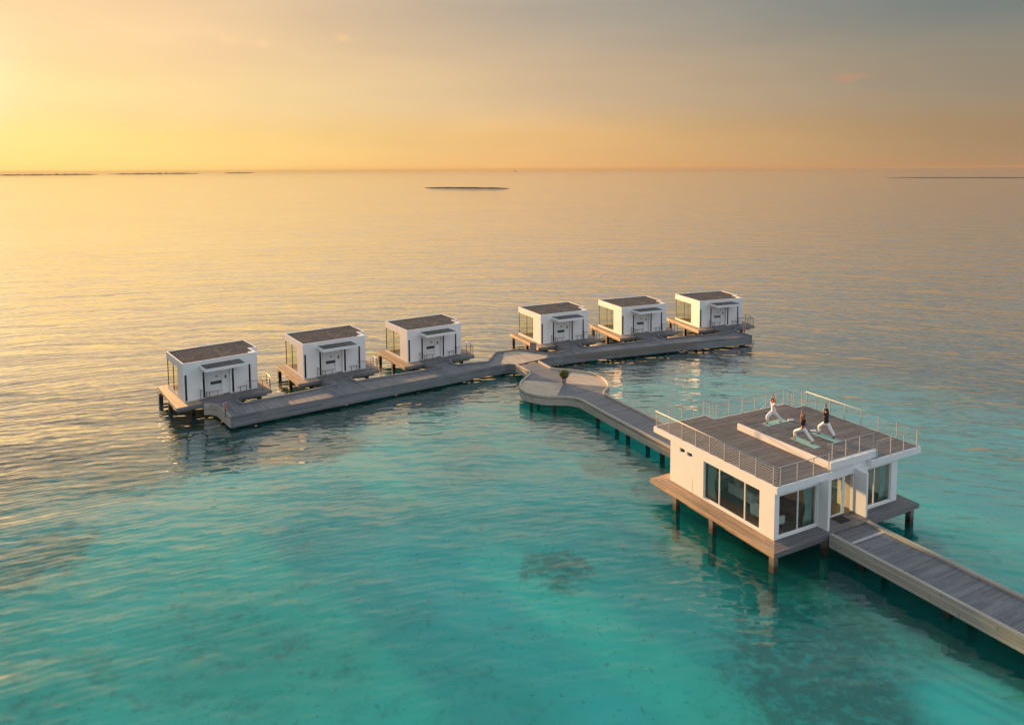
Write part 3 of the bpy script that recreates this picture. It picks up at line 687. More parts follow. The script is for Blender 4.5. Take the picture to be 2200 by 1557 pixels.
PX, PY, PA = 14.8543, 39.0747, 0.472
def G(x, y): return (PX + x * math.cos(PA) - y * math.sin(PA), PY + x * math.sin(PA) + y * math.cos(PA))
def walkways():
    t = thing('walkway', 'grey timber walkway with a round widened platform between jetty and pavilion', 'walkway')
    left = catmull([(0.31, 76.1), (1.1, 74.69), (1.70, 73.1), (1.44, 71.92), (0.84, 70.3), (0.62, 68.75), (0.72, 67.5), (1.12, 66.55), (1.67, 65.95), (2.52, 65.40), (3.21, 65.17), (3.99, 65.07), (5.11, 64.95), (5.7, 64.75), (6.25, 64.16)], 3) + [G(3.62, 20), G(3.62, 9.3)]
    right = catmull([(2.95, 77.6), (3.7, 75.9), (4.47, 74.6), (5.83, 74.16), (7.26, 73.57), (8.5, 72.44), (9.34, 70.77), (9.51, 68.88), (9.32, 67.82), (8.85, 66.9), (8.72, 66.2), (8.85, 65.67), (9.38, 64.5)], 3) + [G(6.66, 20), G(6.66, 9.3)]
    li = [p for p in left]; ri = [p for p in right]
    # sectors round the planter: boards along the walk in the side sectors, across it in the others
    ctr = (5.06, 69.75)
    def nearest(line, p): return min(range(len(line)), key=lambda i: (line[i][0] - p[0]) ** 2 + (line[i][1] - p[1]) ** 2)
    la, lb = nearest(left, (0.92, 71.0)), nearest(left, (3.95, 65.1))
    ra, rb = nearest(right, (6.45, 73.9)), nearest(right, (9.4, 68.4))
    across = PA + R(8); along = R(-45)
    mb = MB(); z = ZJ
    mb.prism([left[i] for i in range(0, la + 1)] + [ctr] + [right[i] for i in range(ra, -1, -1)], z - .12, z, ang=R(20))
    mb.prism([ctr] + [left[i] for i in range(lb, len(left) - 0)] + [right[i] for i in range(len(right) - 1, rb - 1, -1)], z - .12, z, ang=PA)
    mb.build('deck', M['walk'], t)
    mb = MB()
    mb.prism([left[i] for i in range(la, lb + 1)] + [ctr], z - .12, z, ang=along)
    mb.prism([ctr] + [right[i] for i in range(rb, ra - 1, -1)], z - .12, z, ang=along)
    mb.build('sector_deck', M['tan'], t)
    mb = MB(); bandpoly(mb, left, .17, .50, ZK); bandpoly(mb, list(reversed(right)), .17, .50, ZK)
    mb.build('kerb', M['kerb'], t)
    for x, y in ((1.75, 66.6), (3.9, 65.6), (7.9, 71.6), (2.6, 70.9), (8.5, 68.6), (1.9, 74.6), (3.3, 75.3), G(4.1, 24), G(6.2, 24), G(4.1, 19.5), G(6.2, 19.5), G(4.1, 15), G(6.2, 15), G(4.1, 11), G(6.2, 11)):
        pile_at(x, y, z - .122, t)
    mb = MB()
    c = catmull([(2.0, 76.6), (3.0, 73.5), (5.0, 69.0), (7.3, 65.0)], 4) + [G(5.1, 20), G(5.1, 9.5)]
    for a, b in zip(c, c[1:]):
        v = Vector(b) - Vector(a); T = Matrix.Translation((a[0], a[1], 0)) @ Matrix.Rotation(math.atan2(v.y, v.x), 4, 'Z'); mb.box(0, v.length, -.8, .8, .75, z - .125, T=T)
    mb.build('under_frame', M['pile'], t)
    # the foreground walk, leading out of the picture
    t = thing('walkway', 'straight grey boardwalk leading from the pavilion door out of the lower right corner', 'walkway', (PX, PY, 0), PA)
    MB().box(3.46, 6.66, -24, -.97, ZJ - .10, ZJ, ang=0).build('deck', M['walk'], t)
    k = MB()
    for x0, x1 in ((3.36, 3.60), (6.52, 6.72)):
        k.box(x0, x1, -24, -.98, ZJ + .002, ZK - .03, ang=R(90)); k.box(x0 - .03, x0 + .07, -24, -.985, .58, ZK, ang=R(90)) if x0 < 5 else k.box(x1 - .05, x1 + .03, -24, -.985, .58, ZK, ang=R(90))
    k.build('kerb', M['kerb'], t)
    s = MB()
    for i in range(15):
        x = 3.96 + i * 0.19; s.box(x, x + .085, -2.17, -1.99, ZJ + .002, ZJ + .012)
    s.build('grip_strip', M['stripe'], t)
    for y in (-2.6, -7.5, -12.5, -17.5, -22.5):
        for x in (4.0, 6.2): pile_at(x, y, ZJ - .102, t)
    MB().box(4.2, 5.9, -24, -1.2, .72, ZJ - .102).build('under_frame', M['pile'], t)
walkways()

# ---------------------------------------------------------------- pavilion
ZR = 4.46            # roof slab top
def pavilion():
    t = thing('pavilion', 'white flat-roofed glass-fronted pavilion on stilts with a railed roof terrace', 'pavilion', (PX, PY, 0), PA)
    zs = ZR - .40
    mb = MB()
    wall(mb, (0, .05), (0, 1), (1, 0), 9.07, ZD, zs, .22, [(1.12, 5.83, 1.40, 3.82), (7.62, 8.12, 3.64, 3.92), (6.89, 7.41, 3.62, 3.88)])
    wall(mb, (.22, .05), (1, 0), (0, 1), 3.35, ZD, zs, .22, [(.16, 3.28, 1.41, 3.84)])
    wall(mb, (3.75, .30), (1, 0), (0, 1), 3.27, ZD, ZR + .12, .2, [(1.15, 3.23, ZD, 3.74), (0.0, .87, zs, ZR + .12)])
    wall(mb, (7.18, .05), (1, 0), (0, 1), 3.42, ZD, zs, .22, [(.80, 3.06, 1.41, 3.86)])
    wall(mb, (10.60, .05), (0, 1), (1, 0), 9.07, ZD, zs, .22, [(2.0, 4.6, 1.45, 3.8)])
    wall(mb, (.22, 8.90), (1, 0), (0, 1), 10.38, ZD, zs, .22, [(3.4, 6.9, 1.40, 3.84), (.5, 2.6, 2.6, 3.84)])
    mb.build('wall', M['white'], t)
    for x0, x1, d in ((3.57, 3.748, .65), (7.02, 7.178, .58)):
        f = MB(); a = [(.28 if x0 < 5 else .30, ZD), (-d, ZD), (-d, ZR - .01 if x0 < 5 else zs - .005), (-.101, zs - .005), (.28 if x0 < 5 else .30, zs - .005)]
        for x, rev in ((x0, False), (x1, True)):
            q = [(x, y, z) for y, z in a]; f.face(q if not rev else list(reversed(q)))
        for i in range(5):
            p, q = a[i], a[(i + 1) % 5]; f.face([(x0, *q), (x0, *p), (x1, *p), (x1, *q)])
        f.build('entrance_fin', M['white'], t)
    MB().box(-.008, -.001, 6.87, 8.86, 1.33, 2.2).build('access_panel', M['white'], t)
    out = [(0, -.1), (4.60, -.1), (4.60, .28), (8.1, .28), (8.1, -.1), (12.92, -.1), (12.92, 9.05), (11.86, 9.08), (11.86, 10.05), (4.76, 10.05), (4.76, 10.95), (0, 10.95)]
    roof = MB().prism(out, zs, ZR).build('roof', M['white'], t)
    ins = [(.13, .04), (4.60, .04), (4.60, .34), (8.22, .34), (8.22, .04), (12.79, .04), (12.79, 8.93), (11.74, 8.96), (11.74, 9.93), (4.64, 9.93), (4.64, 10.82), (.13, 10.82)]
    MB().prism(ins, ZR + .001, ZR + .035, ang=0, bottom=False).build('terrace_boards', M['roofdeck'], roof)
    pl = MB().box(4.62, 8.86, .36, 7.66, ZR + .036, ZR + .455).box(4.62, 8.88, .08, .359, ZR + .036, ZR + .47)
    plat = pl.build('raised_platform', M['white'], t)
    MB().box(4.76, 8.80, .37, 7.60, ZR + .456, ZR + .49, ang=0).build('platform_boards', M['roofdeck'], plat)
    # windows
    def glazed(name, x, y, axis, a, z0, z1, mull):
        f = MB(); g = []
        w = .055
        def bar(u0, u1, c0, c1, d0=-.03, d1=.03):
            if axis == 'x': f.box(u0, u1, y + d0, y + d1, c0, c1)
            else: f.box(x + d0, x + d1, u0, u1, c0, c1)
        bar(a[0], a[1], z0, z0 + w); bar(a[0], a[1], z1 - w, z1); bar(a[0], a[0] + w, z0 + w, z1 - w); bar(a[1] - w, a[1], z0 + w, z1 - w)
        for m in mull: bar(m - .04, m + .04, z0 + w, z1 - w, -.035, .035)
        fo = f.build(name, M['frame'], t)
        e = [a[0] + w] + [v for m in mull for v in (m - .04, m + .04)] + [a[1] - w]
        for u0, u1 in zip(e[::2], e[1::2]):
            p = MB()
            if axis == 'x': p.box(u0, u1, y - .006, y + .006, z0 + w, z1 - w)
            else: p.box(x - .006, x + .006, u0, u1, z0 + w, z1 - w)
            p.build('pane', M['glass'], fo)
    glazed('side_window', .12, 0, 'y', (1.17, 5.88), 1.40, 3.82, (2.41, 4.54))
    glazed('front_window', 0, .16, 'x', (.38, 3.50), 1.41, 3.84, (1.98,))
    glazed('front_window', 0, .16, 'x', (7.98, 10.24), 1.41, 3.86, (8.70,))
    glazed('rear_window', 0, 9.0, 'x', (3.62, 7.12), 1.40, 3.84, (5.3,)); glazed('rear_window', 0, 9.0, 'x', (.72, 2.82), 2.6, 3.84, ())
    glazed('east_window', 10.71, 0, 'y', (2.05, 4.65), 1.45, 3.8, (3.3,))
    for a, b, c, d in ((7.67, 8.17, 3.64, 3.92), (6.94, 7.46, 3.62, 3.88)):
        v = MB().box(.10, .115, a, b, c, d).build('vent_window', M['darkglass'], t)
        MB().box(.06, .10, a, a + .04, c, d).box(.06, .10, b - .04, b, c, d).box(.06, .10, a + .04, b - .04, c, c + .03).box(.06, .10, a + .04, b - .04, d - .03, d).build('frame', M['frame'], v)
    # glass door, its right leaf slid open
    dr = MB().box(4.90, 5.10, .36, .42, ZD + .04, 3.74).box(5.10, 6.05, .36, .42, 3.66, 3.74).box(5.10, 6.05, .36, .42, ZD + .04, ZD + .12).box(6.05, 6.30, .36, .42, ZD + .04, 3.74).build('door', M['frame'], t)
    MB().box(5.10, 6.05, .385, .395, ZD + .12, 3.66).build('pane', M['glass'], dr)
    MB().tube([(6.0, .31, ZD + .8), (6.0, .31, ZD + 1.3)], .018).build('handle', M['steel'], dr)
    # interior shell
    MB().box(.221, 10.599, .30, 8.89, ZD + .004, ZD + .035, ang=0).build('floor', M['floor'], t)
    MB().box(7.10, 7.22, .52, 1.5, ZD + .036, zs - .03).build('partition_wall', M['inner'], t); MB().box(.23, 3.0, 6.5, 6.6, ZD + .036, zs - .03).build('partition_wall', M['inner'], t)
    MB().box(.23, 10.59, .52, 8.88, zs - .025, zs - .003).build('ceiling', M['ceiling'], t)
    # timber deck and stilts
    poly = [(-1.05, -.95), (11.64, -.95), (11.64, 10.0), (-1.05, 9.97)]
    d = MB(); q = [(-.0, 0), (10.8, 0), (10.8, 9.12), (0, 9.12)]
    for i, a in enumerate((0, R(90), 0, R(90))):
        p0, p1, r0, r1 = poly[i], poly[(i + 1) % 4], q[i], q[(i + 1) % 4]
        d.face([(*p0, ZD - .002), (*p1, ZD - .002), (*r1, ZD - .002), (*r0, ZD - .002)], a, 1 if i > 1 else 0)
        d.face([(*p0, ZD - .28), (*p1, ZD - .28), (*p1, ZD - .002), (*p0, ZD - .002)], None, 1 if i > 1 else 0)
    d.face([(*p, ZD - .28) for p in reversed(poly)], 0); d.face([(*p, ZD - .002) for p in q], 0)
    d.build('deck', [M['deck'], M['sunlit_boards']], t)  # left and rear carry sunlight in their colour, front and right stay grey
    MB().box(-.7, 11.3, -.6, 9.6, ZD - .6, ZD - .281).build('under_frame', M['pile'], t)
    for x in (-.72, 3.4, 7.2, 11.2):
        for y in (-.62, 4.2, 8.9): pile_at(x, y if not (x < 0 and y == 8.9) else 7.6, ZD - .30 if x < 0 or y < 0 else ZD - .601, t, .17)
    # railings of the terrace
    rail(t, 'side_railing', [(.08, -.02), (.08, 10.84)], ZR, 1.12, [(.08, y) for y in (.25, 1.56, 2.85, 4.13, 5.43, 6.71, 8.04, 9.37, 10.66)], 7, bar_r=.011, m='steel')
    rail(t, 'front_railing', [(.08, -.02), (4.42, -.02)], ZR, 1.12, [(x, -.02) for x in (.34, 1.68, 3.03, 4.34)], 7, bar_r=.007, m='steel')
    rail(t, 'platform_railing', [(4.6, .30), (8.86, .30)], ZR + .47, 1.06, [(x, .30) for x in (5.0, 6.2, 7.45, 8.72)], 7, bar_r=.0045, m='steel')
    rail(t, 'front_railing', [(8.62, -.02), (12.84, -.02)], ZR, 1.12, [(x, -.02) for x in (8.66, 9.97, 11.25, 12.60)], 7, bar_r=.0045, m='steel')
    rail(t, 'side_railing', [(12.84, -.02), (12.84, 8.95)], ZR, 1.12, [(12.84, y) for y in (.16, 1.56, 2.9, 4.24, 5.56, 6.8, 7.99, 8.85)], 7, bar_r=.0045, m='steel')
    rail(t, 'rear_railing', [(.08, 10.84), (4.66, 10.84), (4.66, 9.98), (11.78, 9.98), (11.78, 9.12)], ZR, 1.12, [(x, 10.84) for x in (1.28, 2.45, 3.55, 4.45)] + [(4.66, 10.4)] + [(x, 9.98) for x in (4.9, 6.1, 7.4, 8.65, 9.8, 10.85, 11.65)] + [(11.78, 9.6), (11.78, 9.15)], 7, bar_r=.0045, m='steel')
    rail(t, 'stair_railing', [(12.84, 8.97), (12.84, 9.5), (11.95, 9.5, -.25)], ZR, 1.12, [(12.84, 9.3), (12.0, 9.5, -.3, 0)], 5, bar_r=.016, m='steel')
    st = MB()
    st.box(11.88, 12.92, 9.10, 11.1, ZR - .62, ZR - .45)
    n = 14
    for k in range(n): st.box(11.86 - .29 * (k + 1), 11.86 - .29 * k, 10.12, 11.1, ZR - .66 - .175 * (k + 1), ZR - .60 - .175 * (k + 1))
    sto = st.build('stair', M['steel'], t)
    e = (11.86 - .29 * n, ZR - .6 - .175 * n)
    for y in (10.14, 11.08):
        MB().tube([(11.9, y, ZR + .4), (e[0], y, e[1] + 1.0)], .022, 8).build('handrail', M['steel'], sto, smooth=True)
        for k in range(0, n, 4):
            x = 11.86 - .29 * (k + .5); z = ZR - .6 - .175 * (k + 1); MB().box(x - .015, x + .015, y - .015, y + .015, z, z + .97).build('post', M['steel'], sto)
pavilion()

# ---------------------------------------------------------------- pavilion furniture
def GZ(x, y, z): return (*G(x, y), z)
def furniture():
    z0 = ZD + .035
    def sofa(name, label, x, y, w, dpt, rot):
        t = thing(name, label, 'sofa' if name == 'sofa' else 'armchair', GZ(x, y, z0), PA + rot, 'pale seats in the pavilion lounge')
        MB().box(-w / 2, w / 2, -dpt / 2, dpt / 2, .16, .42).build('seat', M['sofa'], t, bevel=.03)
        MB().box(-w / 2, w / 2, dpt / 2 - .18, dpt / 2, .422, .80).build('backrest', M['sofa'], t, bevel=.04)
        for sx in (-1, 1):
            MB().box(sx * w / 2 - .16 if sx > 0 else -w / 2, sx * w / 2 if sx > 0 else -w / 2 + .16, -dpt / 2, dpt / 2 - .182, .422, .60).build('armrest', M['sofa'], t, bevel=.03)
            for sy in (-1, 1): MB().tube([(sx * (w / 2 - .1), sy * (dpt / 2 - .08), 0), (sx * (w / 2 - .1), sy * (dpt / 2 - .08), .16)], .025).build('leg', M['steel'], t)
    sofa('sofa', 'pale sofa seen through the wide side window, in the middle pane', 2.3, 4.6, 2.0, .9, R(90))
    sofa('sofa', 'pale sofa nearest the front corner window with yellow cushions on it', 1.45, 1.9, 1.9, .9, R(90))
    sofa('armchair', 'pale armchair behind the right-hand front window', 8.9, 2.6, .85, .85, R(200))
    def cush(label, x, y, z, m, rx, rz):
        mb = MB(); s = .23
        n = 6
        P = lambda i, j, sg: Vector((s * (2 * i / n - 1), s * (2 * j / n - 1), sg * .075 * (math.sin(math.pi * i / n) * math.sin(math.pi * j / n)) ** .5))
        for i in range(n):
            for j in range(n):
                mb.face([P(i, j, 1), P(i + 1, j, 1), P(i + 1, j + 1, 1), P(i, j + 1, 1)]); mb.face([P(i, j, -1), P(i, j + 1, -1), P(i + 1, j + 1, -1), P(i + 1, j, -1)])
        o = mb.build('cushion', M[m], None, smooth=True); o.location = GZ(x, y, z); o.rotation_euler = (R(rx), 0, PA + R(rz)); tag(o, label, 'cushion', 'cushions on the lounge sofas')
    cush('white cushion leaning on the sofa in the middle of the side window', 2.15, 5.1, z0 + .68, 'pillow', 70, 80); cush('white cushion lying flat on the sofa in the side window', 2.1, 4.3, z0 + .50, 'pillow', 8, 75)
    cush('yellow cushion on the sofa nearest the front corner window, leaning back', 1.3, 1.5, z0 + .62, 'cushion', 65, 85); cush('yellow cushion lying flat near the armrest of the corner sofa', 1.45, 1.35, z0 + .50, 'cushion', 6, 20); cush('white cushion at the far end of the corner sofa', 1.3, 2.45, z0 + .66, 'pillow', 68, 90)
    t = thing('coffee_table', 'low dark coffee table between the two lounge sofas', 'table', GZ(3.1, 3.3, z0), PA)
    MB().box(-.5, .5, -.35, .35, .36, .41).build('tabletop', M['floor'], t)
    for sx in (-1, 1):
        for sy in (-1, 1): MB().tube([(sx * .44, sy * .3, 0), (sx * .44, sy * .3, .36)], .02).build('leg', M['steel'], t)
    t = thing('shelf_unit', 'tall grey shelf against the inner wall behind the side window', 'shelf', GZ(1.8, 6.28, z0), PA)
    fr = MB().box(-1.1, -1.04, -.16, .16, 0, 2.1).box(1.04, 1.1, -.16, .16, 0, 2.1).box(-1.04, 1.04, .13, .16, 0, 2.1); fr.build('frame', M['shelf'], t)
    for k in range(5): MB().box(-1.04, 1.04, -.16, .13, .1 + .45 * k, .13 + .45 * k).build('shelf_board', M['shelf'], t)
    for k in range(9):
        x, lv = -.85 + .21 * k, 2 + k % 3
        b = MB().lathe([(0, 0), (.05, 0), (.055, .18), (.03, .24), (.03, .28), (0, .28)], 10).build('bottle', M['pillow' if k % 2 else 'sofa'], None, smooth=True)
        b.location = GZ(1.8 + x, 6.25, z0 + .131 + .45 * lv - .0); tag(b, 'pale bottle standing on the shelf behind the side window', 'bottle', 'bottles on the lounge shelf')
    def curtain(label, x0, y0, x1, y1, seed):
        mb = MB(); n = 44; a, b = Vector((x0, y0)), Vector((x1, y1)); d = (b - a); L = d.length; d.normalize(); nn = Vector((-d.y, d.x))
        def P(i, j):
            t = i / n; k = j / 6; amp = .045 * (1 + .3 * math.sin(seed + i)); pinch = 1 - .30 * math.exp(-((k - .42) / .16) ** 2)
            p = a + d * (L * t * pinch) + nn * amp * math.sin(t * L * 26 + seed)
            return Vector((*p, 3.78 - (3.78 - z0 - .03) * (1 - k)))
        for i in range(n):
            for j in range(6): mb.face([P(i, j), P(i + 1, j), P(i + 1, j + 1), P(i, j + 1)])
        o = mb.build('curtain', M['curtain'], None, smooth=True); o.location = (PX, PY, 0); o.rotation_euler = (0, 0, PA)
        md = o.modifiers.new('thick', 'SOLIDIFY'); md.thickness = .006
        tag(o, label, 'curtain', 'tied sheer curtains in the pavilion windows')
    curtain('pale teal curtain tied at the far end of the wide side window', .34, 5.86, .34, 5.0, 1.0); curtain('narrow pale curtain at the front end of the wide side window', .34, 1.2, .34, 1.45, 2.0)
    curtain('teal curtain inside the left front window beside the entrance', 3.48, .42, 2.75, .42, 3.0); curtain('thin curtain inside the left front window at the pavilion corner', .42, .42, .62, .42, 4.0)
    curtain('teal curtain at the right end of the right-hand front window', 10.2, .42, 9.55, .42, 5.0)
    o = MB().box(-.45, .45, -.32, .32, .0, .02).build('doormat', M['doormat'], None); o.location = GZ(5.5, -.08, ZD + .001); o.rotation_euler = (0, 0, PA)
    tag(o, 'dark brown doormat lying in front of the pavilion glass door', 'doormat')
furniture()

# ---------------------------------------------------------------- yoga people
def skin(name, nodes, edges, m, parent, sub=2, extra=None):
    me = bpy.data.meshes.new(name); me.from_pydata([n[0] for n in nodes], edges, [])
    o = bpy.data.objects.new(name, me); C.objects.link(o)
    md = o.modifiers.new('skin', 'SKIN'); md.use_smooth_shade = True
    for i, n in enumerate(nodes):
        sv = me.skin_vertices[0].data[i]; r = n[1]; sv.radius = r if isinstance(r, tuple) else (r, r); sv.use_root = (i == 0)
    s = o.modifiers.new('sub', 'SUBSURF'); s.levels = sub; s.render_levels = sub
    dg = bpy.context.evaluated_depsgraph_get(); nm = bpy.data.meshes.new_from_object(o.evaluated_get(dg))
    bpy.data.objects.remove(o); bpy.data.meshes.remove(me)
    nm.materials.clear(); nm.materials.append(M[m]); nm.polygons.foreach_set('use_smooth', [True] * len(nm.polygons))
    o = bpy.data.objects.new(name, nm); C.objects.link(o)
    if parent: o.parent = parent
    return o
def person(label, x, y, rot, stance, hip, skin_m, top, hair_m, front=1, lean=0.0, build=1.0, hairlen=0):
    """deep lunge, arms raised, palms together; local +y is forward, +x the person's right"""
    t = thing('person', label, 'person', GZ(x, y, ZR + .4995), PA + rot, 'people doing yoga on the roof')
    S = stance / 2; f = front; B = build
    ch = hip + .42; nk = ch + .20
    hd = nk + .15
    hy = .10
    N = []; E = []
    def add(p, r, par=None):
        N.append((p, r)); i = len(N) - 1
        if par is not None: E.append((par, i))
        return i
    pel = add((0, hy, hip), (.145 * B, .115 * B))
    wst = add((0, hy + .01, hip + .18), (.128 * B, .10 * B), pel)
    chs = add((0, hy + .02 + lean * .5, ch - .04), (.165 * B, .12 * B), wst)
    upc = add((0, hy + .02 + lean, ch + .08), (.145 * B, .098 * B), chs)
    neck = add((0, hy + .02 + lean, nk), .052, upc)
    jaw = add((0, hy + .035 + lean, nk + .075), (.072, .080), neck)
    crown = add((0, hy + .02 + lean, nk + .165), (.088, .102), jaw)
    add((0, hy + .02 + lean, nk + .245), (.058, .064), crown)
    nose = add((0, hy + .125 + lean, nk + .10), (.012, .012), jaw)
    hands = []
    for s in (-1, 1):
        sh = add((s * .165 * B, hy + .02 + lean, ch + .12), (.068 * B, .066 * B), upc)
        el = add((s * .165 * B, hy + .06 + lean, ch + .41), .046 * B, sh)
        wr = add((s * .045, hy + .07 + lean, ch + .645), .028, el)
        pm = add((s * .022, hy + .075 + lean, ch + .71), (.018, .036), wr)
        kn = add((s * .018, hy + .075 + lean, ch + .745), (.015, .040), pm)
        for q, ln in ((-.033, .07), (-.011, .082), (.011, .078), (.033, .062)):
            a = add((s * .016, hy + .075 + lean + q, ch + .76 + ln * .45), .0088, kn)
            add((s * .012, hy + .075 + lean + q * .9, ch + .76 + ln), .0072, a)
        th = add((s * .03, hy + .035 + lean, ch + .745), .010, pm); add((s * .022, hy + .03 + lean, ch + .785), .008, th)
    legs = {}
    for s in (-1, 1):
        fr = (s == f); sx = s * .10
        hj = add((sx, hy + (.03 if fr else -.03), hip - .06), .098 * B, pel)
        if fr:
            kn = add((sx, S + .02, .50), .064 * B, hj); ak = add((sx, S - .02, .10), .042, kn); ft = add((sx, S + .07, .04), (.045, .035), ak); add((sx, S + .17, .025), (.042, .022), ft)
            legs[s] = [(sx, hy + .03, hip - .06), (sx, S + .02, .50), (sx, S - .02, .13)]
        else:
            kn = add((sx, (hy - S) * .52, hip * .50), .064 * B, hj); ak = add((sx, -S + .02, .13), .042, kn); ft = add((sx, -S + .09, .055), (.043, .034), ak); add((sx, -S + .17, .025), (.042, .022), ft)
            legs[s] = [(sx, hy - .03, hip - .06), (sx, (hy - S) * .52, hip * .50), (sx, -S + .02, .16)]
    skin('body', N, E, skin_m, t, 2)
    # trousers
    N = []; E = []
    pel = add((0, hy, hip), (.150 * B, .120 * B)); add((0, hy, hip + .15), (.150 * B, .120 * B), pel)
    for s in (-1, 1):
        a, b, c = legs[s]; i = add(a, .135 * B, pel); m1 = tuple((a[k] + b[k]) / 2 for k in range(3)); j = add(m1, .128 * B, i); j = add(b, .114 * B, j)
        m2 = tuple((b[k] + c[k]) / 2 for k in range(3)); j = add(m2, .104, j); add(c, .102, j)
    skin('trousers', N, E, 'whitecloth', t, 2)
    # top
    N = []; E = []
    if top[1] == 'crop':
        r = add((0, hy + .02 + lean * .5, ch - .02), (.215 * B, .168 * B)); add((0, hy + .02 + lean * .4, ch - .20), (.185 * B, .150 * B), r); u = add((0, hy + .01 + lean, ch + .13), (.205 * B, .150 * B), r)
        for s in (-1, 1): add((s * .12 * B, hy + .01 + lean, ch + .20), .075 * B, u)
    else:
        r = add((0, hy + .02, ch - .14), (.172 * B, .136 * B)); w = add((0, hy, hip + .10), (.190 * B, .158 * B), r); add((0, hy, hip - .06), (.205 * B, .18 * B), w); u = add((0, hy + .02 + lean * .7, ch + .03), (.215 * B, .168 * B), r)
        v = add((0, hy + .02 + lean, ch + .14), (.18 * B, .135 * B), u)
        for s in (-1, 1):
            k = add((s * .165 * B, hy + .02 + lean, ch + .13), .092 * B, v); add((s * .17 * B, hy + .04 + lean, ch + .28), .080 * B, k)
    skin('shirt' if top[1] != 'crop' else 'crop_top', N, E, top[0], t, 2)
    # hair
    N = []; E = []
    c = add((0, hy - .008 + lean, nk + .185), (.100, .104)); add((0, hy + .01 + lean, nk + .268), (.066, .07), c); l = add((0, hy - .05 + lean, nk + .10), (.082, .066), c)
    if hairlen: b = add((0, hy - .10 + lean, nk + .20), .05, c)
    skin('hair', N, E, hair_m, t, 2)
    for s in (-1, 1):
        q = S + .06 if s == f else -S + .09
        MB().box(s * .10 - .045, s * .10 + .045, q - .12 if s == f else q - .05, q + .14, .001, .022).build('foot_shade', M['foot_dark'], t, bevel=.008)  # dark soles added for the shade on bare feet
def yoga():
    zt = ZR + .490
    def ymat(label, x, y, rot):
        o = MB().box(-.31, .31, -.97, .97, 0, .009).build('yoga_mat', M['yoga'], None); o.location = GZ(x, y, zt); o.rotation_euler = (0, 0, PA + rot)
        tag(o, label, 'yoga mat', 'turquoise yoga mats on the roof')
    ymat('turquoise yoga mat under the person in the white shirt', 7.02, 6.55, R(90 + 2)); ymat('turquoise yoga mat under the person in the black crop top', 5.88, 3.0, 0); ymat('turquoise yoga mat under the person in the black shirt', 7.87, 3.03, 0)
    def towel(label, x, y, rot):
        mb = MB(); n = 14; L = .2
        T = Matrix.Translation((0, 0, .075)) @ Matrix.Rotation(R(90), 4, 'Y')
        prof = [(.03, -L), (.072, -L + .01), (.075, -L + .05), (.075, L - .05), (.072, L - .01), (.03, L)]
        mb.lathe([(0, -L)] + prof + [(0, L)], n); mb.v = [T @ p for p in mb.v]
        o = mb.build('rolled_towel', M['towel'], None, smooth=True); o.location = GZ(x, y, zt + .001); o.rotation_euler = (0, 0, PA + rot); tag(o, label, 'towel', 'rolled white towels by the mats')
    towel('rolled white towel behind the mat of the person in white', 8.16, 6.2, R(-20)); towel('rolled white towel at the head of the mat of the person in the black shirt', 7.85, 4.08, R(-25))
    person('person in white shirt and trousers lunging to the left with raised arms', 6.95, 6.55, R(90), 1.13, .78, 'paleskin', ('whitecloth', 'shirt'), 'brownhair', 1)
    person('person in black crop top and white trousers lunging with raised arms', 5.94, 3.16, R(6), 1.22, .83, 'skin', ('blackcloth', 'crop'), 'hair', -1, build=.9, hairlen=1)
    person('person in black shirt and white trousers lunging with raised arms', 7.98, 3.08, 0.0, 1.05, .90, 'skin', ('blackcloth', 'shirt'), 'hair', -1, build=1.05)
yoga()

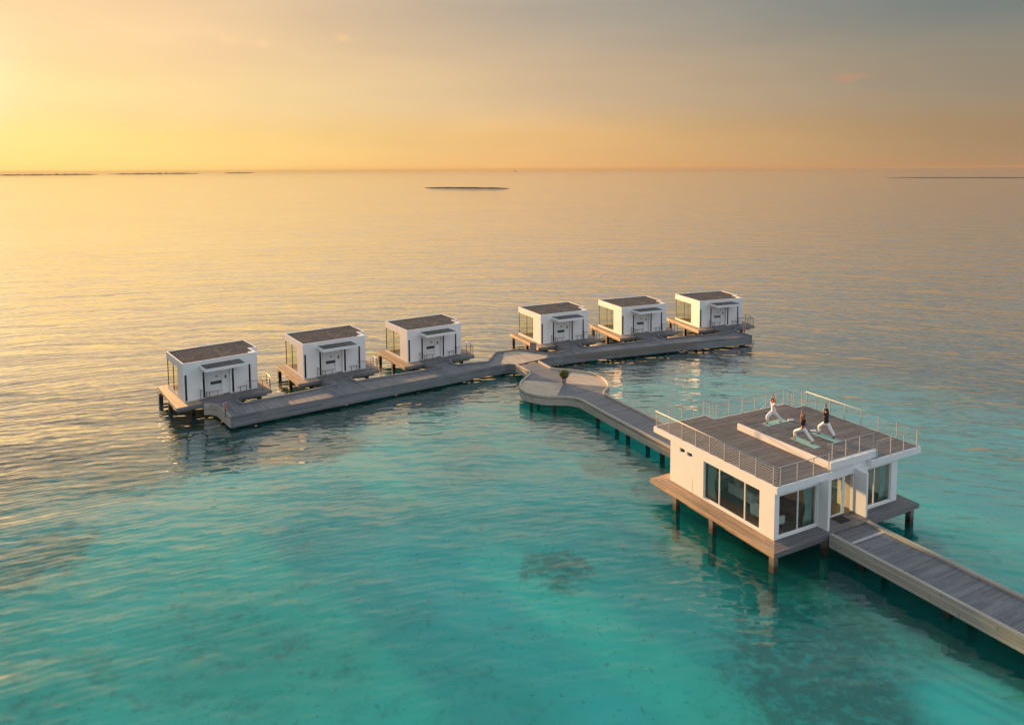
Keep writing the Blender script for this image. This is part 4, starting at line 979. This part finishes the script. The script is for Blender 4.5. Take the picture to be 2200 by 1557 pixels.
# ---------------------------------------------------------------- small things on the jetty
def props():
    t = thing('potted_bush', 'round leafy bush in a grey stone pot on the round platform', 'potted plant', (5.10, 69.74, ZJ + .001))
    MB().lathe([(0, 0), (.20, 0), (.22, .06), (.27, .50), (.25, .52), (.23, .50), (0, .46)], 20).build('pot', M['pot'], t, smooth=True)
    MB().lathe([(.231, .465), (0, .475)], 16).build('soil', M['soil'], t)
    mb = MB(); rnd = random.Random(3)
    for k in range(9):
        a = rnd.uniform(0, 6.28); mb.tube([(0, 0, .45), (.1 * math.cos(a), .1 * math.sin(a), .7), (.22 * math.cos(a + .3), .22 * math.sin(a + .3), .95 + .1 * rnd.random())], [.02, .014, .006], 5)
    mb.build('stem', M['bark'], t)
    mb = MB()
    for k in range(1500):
        v = Vector((rnd.gauss(0, 1), rnd.gauss(0, 1), rnd.gauss(0, 1))).normalized()
        lump = 1 + .22 * noise.noise(v * 3.1)
        r = lump * (0.55 + 0.45 * rnd.random() ** .5)
        p = Vector((v.x * .47 * r, v.y * .47 * r, .92 + v.z * .42 * r))
        if p.z < .52: continue
        n = (v + Vector((rnd.uniform(-.7, .7), rnd.uniform(-.7, .7), rnd.uniform(-.2, .9)))).normalized(); u = n.orthogonal().normalized(); u.rotate(Matrix.Rotation(rnd.uniform(0, 6.28), 3, n)); w = n.cross(u); l = rnd.uniform(.05, .085)
        mb.face([p - u * l, p - w * l * .45, p + u * l, p + w * l * .45])
    mb.build('foliage', M['leaf'], t)

    def life(label, x, y, rot, z=ZJ):
        t = thing('lifebuoy_stand', label, 'lifebuoy stand', (x, y, z), rot, 'lifebuoy stands at the jetty ends')
        MB().box(-.035, .035, -.03, .03, -.25, 1.2).build('post', M['greysteel'], t)
        MB().box(-.24, .24, .031, .05, .42, 1.12).build('back_board', M['frame'], t)
        mb = MB(); n, m_ = 28, 10; Rr, r = .27, .065
        for i in range(n):
            for j in range(m_):
                q = []
                for di, dj in ((0, 0), (1, 0), (1, 1), (0, 1)):
                    a, b = 2 * math.pi * (i + di) / n, 2 * math.pi * (j + dj) / m_
                    q.append(((Rr + r * math.cos(b)) * math.cos(a), -.075 + r * math.sin(b) * .8, .80 + (Rr + r * math.cos(b)) * math.sin(a)))
                mb.face(q, None, 1 if i % 7 == 0 else 0)
        mb.build('ring', [M['red'], M['towel']], t, smooth=True)
        MB().tube([(-.24, -.1, .55), (-.3, -.12, .8), (-.22, -.1, 1.06)], .012, 5).tube([(.24, -.1, .55), (.3, -.12, .8), (.22, -.1, 1.06)], .012, 5).build('rope', M['towel'], t)
    life('red lifebuoy on a post at the left end of the jetty', -25.22, 60.98, R(78)); life('red lifebuoy on a post at the far right end of the jetty', 29.72, 90.05, R(30))
    t = thing('utility_cabinet', 'grey upright cabinet by the kerb where the jetties join, under a hut deck', 'cabinet', (2.4, 82.35, ZJ - .01), R(-20))
    MB().box(-.33, .33, -.2, .2, -.3, .96).build('body', M['cabinet'], t, bevel=.015); MB().box(-.30, .30, -.215, -.201, .04, .90).build('door', M['cabinet'], t); MB().box(.2, .23, -.235, -.216, .45, .58).build('handle', M['steel'], t); MB().box(-.35, .35, -.23, .22, .961, .99).build('lid', M['plaque'], t)
    t = thing('bollard_light', 'short dark bollard standing beside the grey cabinet on the jetty', 'bollard', (3.05, 81.7, ZJ))
    MB().lathe([(0, 0), (.11, 0), (.11, .03), (.07, .035), (.07, .42), (0, .42)], 14).build('post', M['plaque'], t); MB().lathe([(0, .421), (.085, .421), (.085, .5), (.05, .54), (0, .55)], 14).build('cap', M['greysteel'], t)
    # a far-off vessel on the horizon
    az = R(.3); t = thing('ship', 'tiny pale ship far off on the horizon near the centre', 'ship', (7000 * math.sin(az), 7000 * math.cos(az), 0), R(0))
    MB().prism([(-14, -3), (10, -3), (16, 0), (10, 3), (-14, 3)], -1, 3.5).build('hull', M['boat'], t); MB().box(-10, -2, -2.4, 2.4, 3.5, 10).build('deckhouse', M['boat'], t); MB().tube([(2, 0, 3.5), (2, 0, 14)], .4).build('mast', M['boat'], t)
props()


def haze():
    m, N = mat('haze_air')
    v = N.n('ShaderNodeVolumePrincipled'); v.inputs['Color'].default_value = (0.38, 0.30, 0.22, 1); v.inputs['Density'].default_value = 4e-5; v.inputs['Anisotropy'].default_value = 0.0
    o = N.n('ShaderNodeOutputMaterial'); N.link(v.outputs[0], o.inputs['Volume'])
    structure(MB().box(-14300, 14300, -14300, 14300, -14.0, 33.0).build('haze', m), 'stuff')
haze()
